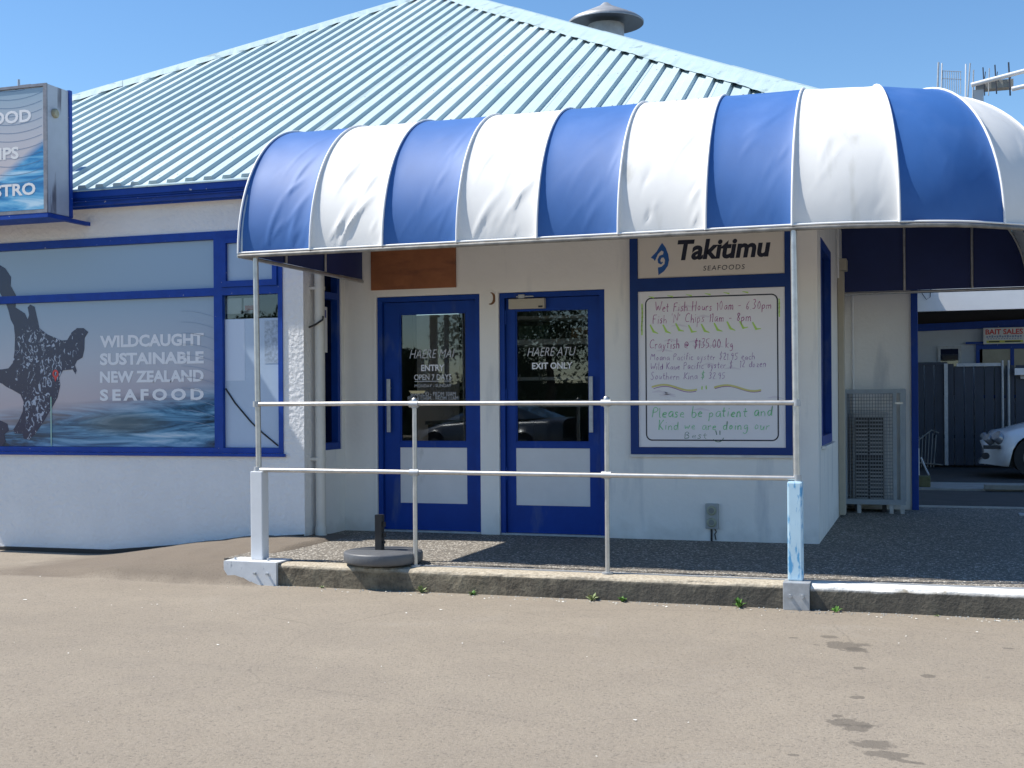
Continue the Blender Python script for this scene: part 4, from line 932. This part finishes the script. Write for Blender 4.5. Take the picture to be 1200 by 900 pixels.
# weatherproof double socket
sk = thing('wall_socket', (-1.72, 10.48, .21), 'grey weatherproof double power socket low on the white wall', 'socket')
MB().box(-1.775, -1.665, 10.458, 10.499, .105, .320, b=.008).build('socket_plate', 'socket', sk)
for z in (.262, .162):
    MB().lathe([(.0, .022), (.030, .020), (.036, .010), (.038, 0)], (0, 0, 0), 20).build('x', 'socket') if False else None
    MB().tube([(-1.72, 10.458, z), (-1.72, 10.446, z), (-1.72, 10.440, z)], .04, 20, radii=[.041, .039, .030]).build('flap_cover', mat('flap', (.34, .36, .27), .45), sk)
    MB().tube([(-1.72, 10.440, z), (-1.72, 10.4385, z)], .024, 16).build('flap_label', mat('flap_label', (.20, .21, .20), .5), sk)
MB().tube([(-1.70, 10.49, .105), (-1.685, 10.485, .08), (-1.70, 10.49, .06), (-1.69, 10.49, .01)], .005, 6).box(-1.735, -1.72, 10.485, 10.499, 0, .105).build('cord', 'black', sk)

# ------------------------------------------------------------------ projecting sign box on the left
SX, SY0, SY1, SZ0, SZ1 = -7.37, 9.10, 9.395, 2.905, 4.045
sg = thing('sign_box', (-8.4, SY0, SZ0), 'weathered projecting sign box printed with waves and white lettering at the eave', 'sign')
MB().cells([-10.43, SX], [SY0+.012, SY1], [SZ0, SZ1], lambda *a: True).build('sign_case', 'agedwhite', sg)
MB().box(-10.40, SX-.035, SY0+.002, SY0+.011, SZ0+.03, SZ1-.03).build('sign_face', 'boxprint', sg)
MB().cells([-10.43, -10.405, SX-.032, SX+.004], [SY0-.006, SY0+.0105], [SZ0-.004, SZ0+.025, SZ1-.02, SZ1+.004], lambda x, y, z: x < -10.405 or x > SX-.032 or z < SZ0+.025 or z > SZ1-.02).build('sign_trim', mat('dirty_trim', (.30, .30, .33), .5, metal=.3, var=.4, vscale=9), sg)
MB().box(SX-.02, SX+.012, SY1+.001, SY1+.04, SZ0-.01, SZ1+.008).box(-10.43, SX-.021, SY1+.001, SY1+.02, SZ0, SZ1).build('back_edge', 'blue', sg)
MB().box(-10.43, SX+.008, SY0-.004, SY1+.001, SZ0-.045, SZ0-.006).build('bottom_rail', 'blue', sg)
MB().box(SX-.045, SX+.0, SY1+.002, 9.699, SZ0-.045, SZ0-.012).build('bracket', 'blue', sg)
MB().tube([(SX, 9.205, 3.80), (SX+.02, 9.205, 3.80), (SX+.03, 9.205, 3.80)], .05, 18, radii=[.042, .042, .028]).build('round_cap', mat('cap_cream', (.42, .40, .28), .6, var=.4, vscale=30), sg)
def sgpx(px, py): return wpx(px, py, SY0)
for body, pl_, pr_, pt_, pb_ in (('SEAFOOD', -51, 36.5, 127.5, 142.5), ('CHIPS', -30, 22, 171.5, 186), ('BISTRO', -22, 41.5, 213.5, 228)):
    xa = sgpx(pl_, pt_)[0]; (xb, za) = sgpx(pr_, pt_); zb = sgpx(pr_, pb_)[1]
    text_mb(body, xa, xb, zb, za, SY0+.0005, bold=.03).build('lettering', 'letter' if body == 'SEAFOOD' else 'white', sg)
arcs = []
for i in range(13):
    z = 4.12-.075*i
    arcs.append(strip([(xx, z-.06+.55*(xx+7.75)**2+.02*math.sin(xx*3)) for xx in [-8.35+.03*k for k in range(32)] if z-.06+.55*(xx+7.75)**2 < 4.0 and z-.06+.55*(xx+7.75)**2 > 3.0], .004, SY0+.0012))
rebuild([a for a in arcs if len(a.f) > 2]).build('contour_lines', mat('contour2', (.10, .18, .32), .5), sg, kind='stuff')

# flue pipe end above the sign
fl = thing('roof_flue', (-8.3, 9.9, 3.4), 'small grey flue pipe and box behind the top of the sign box', 'flue')
MB().tube([(-8.34, 9.9, 3.35), (-8.34, 9.9, 4.36)], .012, 8).build('pipe', 'gal', fl)
MB().box(-8.28, -8.16, 9.85, 9.95, 3.35, 4.29).build('flue_box', 'flue', fl)

# mushroom roof vent
rv = thing('roof_vent', (-4.49, 18, 5.5), 'large conical grey metal roof vent rising behind the hip of the roof', 'roof vent')
MB().lathe([(.27, 0), (.27, 1.40)], (-4.49, 18, 5.4), 32).build('vent_pipe', 'flue', rv)
MB().lathe([(.0, .30), (.04, .29), (.10, .24), (.50, .05), (.565, .0), (.562, -.03)], (-4.49, 18, 6.85), 36).build('vent_hood', 'flue', rv)

MB().lathe([(.56, -.032), (.50, -.02), (.2, .03), (0, .05)], (-4.49, 18, 6.85), 36).build('hood_underside', 'charcoal', rv)  # separate dark part, shade under the hood put into its colour
# ------------------------------------------------------------------ air conditioner in its cage
ac = thing('air_conditioner', (-.56, 13.7, 0), 'grey outdoor air-conditioning unit standing inside the wire cage', 'air conditioner')
MB().box(-.735, -.385, 13.62, 13.95, .08, 1.055, b=.015).build('casing', mat('ac_casing', (.50, .52, .53), .5, var=.1), ac)
for cx0 in (-.705, -.555):
    for i in range(22):
        z = .14+i*.039
        if 11 <= i <= 11 : continue
        MB().box(cx0, cx0+.125, 13.600, 13.619, z, z+.014).build('louvre', 'gal', ac)
MB().box(-.712, -.422, 13.6155, 13.6195, .125, 1.005).build('grille_recess', 'black', ac)
MB().box(-.70, -.60, 13.598, 13.604, .57, .60).build('badge', 'dark', ac)
MB().box(-.72, -.68, 13.65, 13.92, 0, .08).box(-.44, -.40, 13.65, 13.92, 0, .08).build('foot', 'black', ac)
cg = thing('wire_cage', (-.55, 13.45, 0), 'grey steel security cage with wire mesh standing in the passage', 'cage')
cx0, cx1, cz0, cz1, cy0, cy1 = -.905+.07, -.20, .09, 1.30, 13.46, 13.985
fm = MB()
for (x0, x1) in ((cx0, cx0+.05), (cx1-.05, cx1)): fm.box(x0, x1, cy0, cy0+.04, cz0, cz1); fm.box(x0, x1, cy1-.04, cy1, cz0, cz1)
fm.box(cx0+.05, cx1-.05, cy0+.002, cy0+.038, cz1-.045, cz1-.002).box(cx0+.05, cx1-.05, cy0+.002, cy0+.038, cz0+.002, cz0+.055)
fm.box(cx1-.12, cx1-.085, cy0+.001, cy0+.036, cz0+.056, cz1-.046)
for x0 in (cx0+.005, cx1-.045): fm.box(x0, x0+.04, cy0+.041, cy1-.041, cz1-.045, cz1-.003).box(x0, x0+.04, cy0+.041, cy1-.041, cz0+.003, cz0+.05)
fm.build('cage_frame', mat('cage_paint', (.33, .38, .43), .5, metal=.2, var=.2, vscale=8), cg)
wm = MB()
n = 17
for i in range(n): x_ = cx0+.055+(cx1-.12-cx0-.06)*i/(n-1); wm.box(x_-.003, x_+.003, cy0+.016, cy0+.0205, cz0+.057, cz1-.047)
n = 32
for i in range(n): z = cz0+.06+(cz1-cz0-.11)*i/(n-1); wm.box(cx0+.052, cx1-.122, cy0+.021, cy0+.0255, z-.003, z+.003)
n = 12
for i in range(n):
    y = cy0+.05+(cy1-cy0-.1)*i/(n-1); wm.box(cx0+.02, cx0+.0245, y-.002, y+.002, cz0+.05, cz1-.05); wm.box(cx1-.0245, cx1-.02, y-.002, y+.002, cz0+.05, cz1-.05)
for i in range(30):
    z = cz0+.06+(cz1-cz0-.11)*i/29; wm.box(cx0+.025, cx0+.029, cy0+.045, cy1-.045, z-.002, z+.002); wm.box(cx1-.029, cx1-.025, cy0+.045, cy1-.045, z-.002, z+.002)
wm.build('wire_mesh', mat('mesh_wire', (.20, .22, .25), .5, metal=.3), cg, kind='stuff')
for x_ in (cx0, cx0+.15, cx1-.16, cx1-.05): MB().box(x_, x_+.04, cy0+.003, cy0+.037, 0, cz0-.001).build('cage_foot', 'gal', cg)
MB().box(cx1-.10, cx1-.02, cy0-.012, cy0-.001, 1.14, 1.16).build('latch', 'steel', cg)

# far post at the end of the awning
fpst = thing('awning_post', (1.02, 13.66, 0), 'dark blue post at the far right end of the awning by the yard opening', 'post')
MB().box(.985, 1.055, 13.60, 13.67, 0.012, 2.31, b=.006).build('pole', 'navyshade', fpst)
MB().box(.90, 1.14, 13.52, 13.75, .001, .012).build('foot_plate', 'gal', fpst)

# ------------------------------------------------------------------ yard behind
bs = thing('bait_shop', (1, 24, 0), 'low pale building with blue fascia and blue windows behind the yard fence', 'building')
MB().cells([-1.5, .25, .60, .99, 3.2, 9], [24, 24.2], [-.2, 1.2, 1.62, 2.12, 2.2, 2.45],
           lambda x, y, z: not ((.25 < x < .60 and 1.2 < z < 2.12) or (.99 < x < 3.2 and 1.2 < z < 2.12))).build('wall', 'yardwall', bs)
MB().box(-1.5, 9, 24.201, 28, -.2, -.1).box(-1.5, 9, 27.9, 28, -.1, 2.4).build('rear_wall', 'dark', bs)
MB().poly([(-1.5, 23.93, 2.40), (1.7, 23.93, 2.47), (9, 23.93, 2.62), (9, 23.93, 2.78), (1.7, 23.93, 2.60), (-1.5, 23.93, 2.53)], (0, .065, 0)).build('fascia', 'blue', bs)
w1 = MB().cells([.22, .27, .58, .63], [23.95, 24.05], [1.19, 1.25, 2.10, 2.15], lambda x, y, z: x < .27 or x > .58 or z < 1.25 or z > 2.1).build('window', 'gal', bs)
MB().box(.272, .578, 24.0, 24.01, 1.252, 2.098).build('pane', 'glassdark', w1)
MB().box(.30, .55, 24.02, 24.03, 1.80, 1.84).box(.36, .40, 24.02, 24.03, 1.84, 1.88).box(.46, .50, 24.02, 24.03, 1.80, 1.90).build('shelf_clutter', 'paper', w1)
w2 = MB().cells([.88, .94, 1.46, 1.52, 2.2, 2.26, 3.2], [23.94, 24.04], [1.19, 1.25, 2.08, 2.17], lambda x, y, z: z < 1.25 or z > 2.08 or x < .94 or 1.46 < x < 1.52 or 2.2 < x < 2.26).build('window', 'blue', bs)
MB().box(.942, 1.458, 24.0, 24.01, 1.252, 2.078).box(1.522, 2.198, 24.0, 24.01, 1.252, 2.078).box(2.262, 3.19, 24.0, 24.01, 1.252, 2.078).build('pane', mat('yard_glass', (.16, .18, .17), .15, var=.5, vscale=1.5), w2)
MB().box(.70, 3.3, 23.90, 23.935, 2.175, 2.215).build('sill', 'blue', bs)
# pale canopy above, the shade under it put in as dark colour
cn2 = thing('yard_canopy', (1, 22, 2.6), 'white boxed canopy spanning the yard above the low building', 'canopy')
MB().box(-1.2, 9, 22.0, 22.12, 2.665, 3.55).build('canopy_front', 'white', cn2)
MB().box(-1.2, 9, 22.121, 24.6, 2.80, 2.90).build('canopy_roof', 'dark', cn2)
MB().tube([(-.12, 21.98, 3.1), (-.03, 21.97, 2.95), (.03, 21.97, 2.86), (.09, 21.97, 2.9), (.10, 21.98, 3.15)], .006, 6).build('cable_loop', 'black', cn2)
MB().box(-1.5, 9, 24.05, 24.19, 2.452, 2.795).build('eave_shade', 'dark', bs)  # dark box added in place of the shade below the canopy
bt = thing('bait_sales_sign', (1.4, 23.85, 2.4), 'small white sign with red capitals hung under the blue fascia in the yard', 'sign')
MB().box(1.00, 1.69, 23.82, 23.85, 2.165, 2.455).build('sign_board', 'paper', bt)
text_mb('BAIT SALES', 1.035, 1.66, 2.335, 2.43, 23.818, bold=.03).build('lettering', 'red', bt)
q = MB()
for i in range(14): q.box(1.05+i*.043, 1.05+i*.043+.03, 23.817, 23.819, 2.278+.006*(i % 2), 2.308+.006*(i % 3))
for i in range(13): q.box(1.07+i*.045, 1.07+i*.045+.026, 23.817, 23.819, 2.252, 2.266)
q.build('small_print', mat('grey_blue_ink', (.25, .32, .48), .6), bt, kind='stuff')
MB().box(1.05, 1.66, 23.8165, 23.819, 2.185, 2.228).build('yellow_band', mat('band', (.60, .62, .12), .6), bt)
MB().box(1.09, 1.27, 23.814, 23.8160, 2.195, 2.217).box(1.36, 1.62, 23.814, 23.8160, 2.195, 2.217).build('band_print', 'ink', bt)
# fence
fn = thing('yard_fence', (0, 22.9, 0), 'dark charcoal steel panel fence and gate closing off the yard', 'fence')
x = -1.0; i = 0
while x < 4.5:
    w = .165; top = 1.80 if x < .40 else 1.76
    gap = .012 if x < .5 else (.016 if i % 2 else .022)
    MB().box(x, x+w-gap, 22.9+.012*(i % 2), 22.93+.012*(i % 2), .03, top-.004, ).build('fence_panel', 'charcoal', fn)
    x += w; i += 1
MB().box(-1.0, .37, 22.87, 22.899, 1.78, 1.83).box(-1, 4.5, 22.945, 22.975, .5, .56).build('fence_rail', 'charcoal', fn)
MB().box(.52, 1.28, 22.86, 22.895, 1.745, 1.80).box(1.55, 4.5, 22.86, 22.895, 1.52, 1.58).build('gate_rail', 'gal', fn)
MB().box(.315, .375, 22.82, 22.869, .03, 1.80).build('gate_post', 'gal', fn)
for x_ in (1.262, 1.36): MB().tube([(x_, 22.84, .03), (x_, 22.84, 1.84)], .022, 10).build('gate_post', 'gal', fn)
bw = MB().box(1.45, 1.75, 22.7, 23.2, 1.585, 1.70).build('storage_box', 'paper'); bw['label'] = 'small white box resting on top of the yard gate rail'; bw['category'] = 'box'

# clutter
pk = MB().box(.72, 1.75, 17.1, 17.35, .013, .075, b=.006).build('timber_plank', 'timber'); pk['label'] = 'grey timber plank lying on the concrete strip in front of the car'; pk['category'] = 'plank'
pb = thing('post_block', (-.04, 17.6, 0), 'short white post set in a mossy block just inside the yard', 'bollard')
MB().box(-.15, .06, 17.4, 17.6, .013, .16, b=.015).build('block', 'mossy', pb)
MB().box(-.15, -.08, 17.605, 17.66, .02, .52).build('post', 'white', pb)
MB().tube([(-.06, 17.63, .4), (.0, 17.62, .25), (.04, 17.5, .17)], .012, 6).build('brace', 'gal', pb)
rk = thing('metal_rack', (.1, 21.5, 0), 'rusty folded metal rack leaning against the dark fence', 'rack')
rm = MB()
for i in range(6): rm.tube([(-.12+.05*i, 22.3, .02), (-.10+.055*i, 22.6, .62-.03*abs(i-3))], .009, 6)
rm.tube([(-.15, 22.35, .45), (.1, 22.5, .65), (.22, 22.5, .6)], .012, 6).tube([(-.15, 22.3, .1), (.28, 22.3, .06)], .012, 6)
rm.build('rack_frame', 'timber', rk)

# white coupe nosing in from the right
car = thing('parked_car', (2.8, 19.9, 0), 'white sports coupe with twin round headlamps parked facing left in the yard', 'car')
CX, CY = .62, 20.55        # nose tip x, centre line y
def sec(d):                # d metres behind the nose: half width, hood edge z, centre z, sill z
    t = min(d, 4.3)
    hw = .50+.36*sst(0, .55, t)**.8 if t < 4 else .86-.18*sst(4, 4.3, t)
    zb = .20-.03*sst(0, .6, t)
    zt = .50+.17*sst(0, .35, t)+.19*sst(.3, 1.25, t)+.06*sst(1.2, 2.0, t)+.02*sst(3, 4, t)
    return hw, zt, zb
vs = []; fs = []; N = 64; K = 13
for i in range(N+1):
    d = 4.3*i/N; hw, zt, zb = sec(d)
    mid = (zt+zb)/2
    ring = []
    for k in range(K):
        a = -1+2*k/(K-1)       # around half: bottom left -> top -> bottom right
        th_ = a*PI*.5*1.0
        ring.append(a)
    pr_ = [(-.86, zb), (-.98, zb+.07), (-1.0, zb+.20), (-.995, mid+.05), (-.965, zt-.10), (-.90, zt-.03), (-.72, zt+.005), (-.36, zt+.035), (0, zt+.045)]
    pr_ = pr_+[(-a, b) for a, b in pr_[-2::-1]]
    # wheel arches
    out = []
    for (a, z) in pr_:
        for wc in (.93, 3.35):
            dd = d-wc; rr = .345
            if abs(a) > .8 and abs(dd) < rr:
                arch = .31+math.sqrt(rr*rr-dd*dd)
                if z < arch and z < .66: z = min(arch, zt-.06)
        xo = 0
        tt = (z-zb)/(zt-zb)
        if d < .6: xo = .24*abs(a)**3*(1-d/.6)+.16*(1-d/.6)*max(0, (tt-.55)/.55)**1.6
        out.append((CX+d+xo, CY+a*hw, z))
    vs += out
kk = len(pr_)
for i in range(N):
    for k in range(kk-1): fs.append((i*kk+k, (i+1)*kk+k, (i+1)*kk+k+1, i*kk+k+1))
fs += [tuple(range(kk))]
MB().add(vs, fs, True).build('body', 'carpaint', car)
MB().add([(CX+1.15, CY-.62, .93), (CX+1.15, CY+.62, .93), (CX+1.95, CY+.50, 1.26), (CX+1.95, CY-.50, 1.26), (CX+2.9, CY-.50, 1.27), (CX+2.9, CY+.50, 1.27), (CX+3.75, CY+.55, .98), (CX+3.75, CY-.55, .98), (CX+1.5, CY-.78, .92), (CX+3.4, CY-.78, .95), (CX+1.5, CY+.78, .92), (CX+3.4, CY+.78, .95)],
         [(0,1,2,3), (3,2,5,4), (4,5,6,7), (8,0,3), (8,3,4,9), (9,4,7), (1,10,2), (10,11,5,2), (11,6,5)]).build('cabin', mat('car_glass', (.03, .04, .05), .08, coat=1), car)
for wc in (.93, 3.35):
    for sy in (-1, 1):
        yc = CY+sy*.72
        w_ = MB().tube([(CX+wc, yc-.1, .31), (CX+wc, yc+.1, .31)], .31, 28).build('wheel', 'tyre', car)
        MB().tube([(CX+wc, yc+sy*.101, .31), (CX+wc, yc+sy*.112, .31)], .185, 20).build('rim', 'rimgrey', w_)
MB().box(CX+.45, CX+4.0, CY-.62, CY+.62, .16, .5).build('underbody', 'black', car)
for (dx_, dy_, z_, r_) in ((.23, -.665, .625, .075), (.36, -.76, .655, .10), (.23, .665, .625, .075), (.36, .76, .655, .10)):
    c_ = V(CX+dx_, CY+dy_, z_); nn = V(-.62, -.55 if dy_ < 0 else .55, .60).normalized()
    c_ = c_-nn*.034; r_ *= .85
    MB().tube([c_-nn*.12, c_-nn*.006, c_+nn*.004], r_, 20, radii=[r_, r_, r_*.85]).build('headlight', 'lamp', car)
MB().box(CX+.20, CX+.44, CY-.80, CY-.70, .435, .49, b=.01).build('indicator', 'dark', car)
MB().tube([(CX+.24, CY-.74, .33), (CX+.22, CY-.79, .33)], .05, 14).build('fog_lamp', 'dark', car)

# rooftop works seen above the awning at right
rf = thing('rooftop_frame', (1, 30, 6), 'unfinished white rooftop slab with upright posts and a wire balustrade beyond', 'rooftop structure')
YR = 30
def rp(px, py): return wpx(px, py, YR)
def rpost(p0, p1, py0, py1, w, m):
    a = rp(p0, py0); b = rp(p1, py1); MB().tube([(a[0], YR, a[1]), (b[0], YR, b[1])], w*.75, 8).build('upright', m, rf)
for (pa, ya, pb, yb, w, m) in ((1100, 73, 1098.5, 112, .028, 'gal'), (1104, 74, 1103, 112, .02, 'white'), (1132, 75, 1131.5, 115, .02, 'white'), (1137, 74, 1134, 115, .022, 'gal'), (1141, 82, 1140, 115, .02, 'gal'), (1152, 79, 1154, 112, .018, 'charcoal'), (1159.5, 80, 1158.5, 112, .016, 'gal'), (1166, 76, 1168, 110, .020, 'charcoal'), (1182, 73, 1184, 112, .024, 'charcoal')):
    rpost(pa, pb, ya, yb, w, m)
for (pa, pb) in ((1155, 1154), (1169, 1168), (1185, 1184.5)): rpost(pa, pb, 84, 92, .012, 'charcoal')
wr = MB()
for i in range(9):
    a = rp(1105+i*2.6, 83+i*.2); wr.tube([(a[0], YR, a[1]), (a[0], YR, a[1]-.5)], .008, 6)
for yy in (83, 92):
    a = rp(1104, yy); b = rp(1127, yy+1); wr.tube([(a[0], YR, a[1]), (b[0], YR, b[1])], .008, 6)
wr.build('balustrade', 'gal', rf, kind='stuff')
a = rp(1138, 96); b = rp(1188, 104)
MB().box(a[0]+.1, b[0], YR+.05, YR+.35, b[1]+.06, b[1]+.24).build('slab', 'concrete', rf)
a = rp(1138, 101); b = rp(1202, 87); MB().tube([(a[0], YR-.1, a[1]), (b[0]+1.5, YR-.1, b[1]+.35)], .05, 10).build('beam', 'white', rf)
a = rp(1185, 107); b = rp(1202, 104); MB().tube([(a[0], YR-.2, a[1]), (b[0]+1.5, YR-.2, b[1]+.25)], .05, 10).build('beam', 'white', rf)
MB().box(rp(1138, 96)[0]+.05, rp(1138, 96)[0]+.27, YR+.06, YR+1.2, RZ, rp(1188, 104)[1]+.059).build('lower_block', 'yardwall', rf)

# ------------------------------------------------------------------ weeds and litter along the kerb
def weed(x, y, z, h, n, m, label, seed):
    r = random.Random(seed); t = thing('weed', (x, y, z), label, 'weed', 'weeds growing out of the foot of the kerb')
    lm = MB()
    for i in range(n):
        a = 2*PI*i/n+r.random(); L_ = h*(.6+.5*r.random()); el = .5+.9*r.random(); w = L_*.18
        d = V(math.cos(a)*math.cos(el), math.sin(a)*math.cos(el)-.15, math.sin(el)); sd_ = V(-math.sin(a), math.cos(a), 0)
        p = V(x, y, z); q = p+d*L_*.55+sd_*w; q2 = p+d*L_*.55-sd_*w; e = p+d*L_-V(0, 0, L_*.18)
        lm.add([p, q, e, q2, p+d*L_*.5+V(0, 0, .004)], [(0,1,4), (1,2,4), (2,3,4), (3,0,4)])
    lm.build('leaves', m, t)
spots = [(494, 688, .075, 12, 'leafpale', 'pale leafy weed at the kerb foot just right of the second rail post'),
         (554, 690, .06, 12, 'leaf', 'low green weed at the kerb foot below the left door'),
         (694, 694, .08, 9, 'leafpale', 'pale spiky weed at the kerb foot just left of the middle rail post'),
         (729, 697, .06, 14, 'leaf', 'small green tuft at the kerb foot just right of the middle rail post'),
         (866, 704, .095, 13, 'leaf', 'bright green leafy weed at the kerb foot left of the right post plate'),
         (980, 712, .06, 12, 'leaf', 'small bright green weed at the kerb foot right of the right post plate'),
         (377, 686, .04, 8, 'leafpale', 'tiny pale weed at the kerb foot left of the umbrella base'),
         (1098, 720, .03, 8, 'leafpale', 'tiny yellowish weed at the kerb foot near the right edge')]
for i, (px, py, h, n, m, lb) in enumerate(spots):
    x_, _ = wpx(px, py, 8.17); weed(x_, 8.172, RZ-.004, h, n, m, lb, i)
lt = MB(); r = random.Random(3)
def bit(x, y, z, s):
    a = r.random()*6; vs = [(x+s*(.6+.8*r.random())*math.cos(a+k*1.26), y+s*.6*(.6+.8*r.random())*math.sin(a+k*1.26), z+.003+.004*r.random()) for k in range(5)]
    lt.add(vs+[(x, y, z+.008)], [(k, (k+1) % 5, 5) for k in range(5)])
for i in range(110):
    x_ = -8+9.5*r.random(); y_ = 8.15-5.6*r.random()**1.6; bit(x_, y_, road_z(x_, y_), .003+.013*r.random()**4)
for i in range(60):
    x_ = -4.6+6*r.random(); bit(x_, 8.12-.10*r.random(), RZ, .005+.006*r.random())
lt.build('litter', 'litter', kind='stuff')
# small stones against the kerb and deck rubble by the pier
gv = MB()
for i in range(700):
    x_ = -4.6+6.4*r.random(); y_ = 8.190-.13*r.random()**2.5; s_ = .002+.006*r.random()**2
    gv.lathe([(0, -s_), (s_, 0), (0, s_*.8)], (x_, y_, RZ+s_*.3), 5, False)
gv.build('gravel', 'concrete', kind='stuff')

# ------------------------------------------------------------------ across the road (seen mirrored in the door glass)
def tree(x, y, h, w, label, seed):
    r = random.Random(seed); t = thing('street_tree', (x, y, RZ), label, 'tree')
    MB().tube([(x, y, RZ), (x+.1, y, h*.3), (x, y+.1, h*.6)], .2, 8, radii=[.22, .16, .08]).build('trunk', 'bark', t)
    lm = MB()
    for c_ in range(20):
        cc = V(x+(r.random()-.5)*w, y+(r.random()-.5)*w*.6, h*(.3+.6*r.random())); rad = w*.2*(.6+.6*r.random())
        for i in range(620):
            d = V(r.gauss(0, 1), r.gauss(0, 1), r.gauss(0, 1)).normalized()*rad*r.random()**.4; p = cc+d
            a, b = V(r.gauss(0, 1), r.gauss(0, 1), r.gauss(0, 1)).normalized()*.075, V(r.gauss(0, 1), r.gauss(0, 1), r.gauss(0, 1)).normalized()*.06
            lm.add([p-a, p+b, p+a, p-b], [(0,1,2,3)])
    lm.build('crown', 'tree', t)
tree(-18.6, -20, 3.5, 3.4, 'broad dark street tree across the road mirrored in the left of the entry door', 1)
tree(-16.4, -23, 2.3, 4.4, 'low dark shrubby street tree across the road mirrored behind the lettering of the entry door', 2)
tree(-12.4, -20, 5.6, 6.0, 'tall dark street tree across the road mirrored in the exit door', 5)
tree(-22.5, -21, 4.6, 5.0, 'tall street tree across the road mirrored at the edge of the shop window', 8)
hd = thing('reflection_hedge', (-17, -26, RZ), 'unseen dark hedge added to darken the reflections low in both glass doors', 'hedge')  # hedge added to fill the bright road reflection with dark
MB().box(-34, -2, -26.6, -25.9, RZ, 1.9).build('reflection_hedge_core', 'tree', hd)
hq = MB(); rh = random.Random(2)
for i in range(5000):
    p = V(-34+32*rh.random(), -25.9+.25*rh.random(), RZ+2.5*rh.random()**.8); a = V(rh.gauss(0, 1), rh.gauss(0, 1), rh.gauss(0, 1)).normalized()*.10; b = V(rh.gauss(0, 1), rh.gauss(0, 1), rh.gauss(0, 1)).normalized()*.07
    hq.add([p-a, p+b, p+a, p-b], [(0,1,2,3)])
hq.build('leaves', 'tree', hd, kind='stuff')
lp = thing('street_lamp', (-15.6, -18, RZ), 'dark street lamp with curved arm mirrored in the entry door glass', 'street lamp')
MB().tube([(-15.4, -18, RZ), (-15.4, -18, 6.5), (-15.6, -18, 7.6), (-16.2, -18, 8.3), (-17.2, -18, 8.5)], .09, 10).build('pole', 'charcoal', lp)
MB().box(-17.9, -17.1, -18.15, -17.85, 8.38, 8.55, b=.03).build('lamp_head', 'gal', lp)
up = thing('utility_pole', (-16.4, -17, RZ), 'dark timber utility pole mirrored in the middle of the entry door glass', 'pole')
MB().tube([(-14.65, -15, RZ), (-14.65, -15, 9.5)], .13, 10).build('pole', 'bark', up)
MB().box(-15.6, -13.7, -15.06, -14.94, 8.9, 9.05).build('crossarm', 'bark', up)

# a second coupe across the road, mirrored low in the exit door
car2 = copy_tree(car); car2.location = (-9.6, -7.5, RZ); car2.rotation_euler = (0, 0, .2)
dk = mat('car_dark_grey', (.09, .10, .12), .3, coat=.5)
for ch in car2.children:
    if ch.name.startswith('body'): ch.material_slots[0].link = 'OBJECT'; ch.material_slots[0].material = dk
car2['label'] = 'dark grey coupe parked across the road mirrored low in the exit door glass'
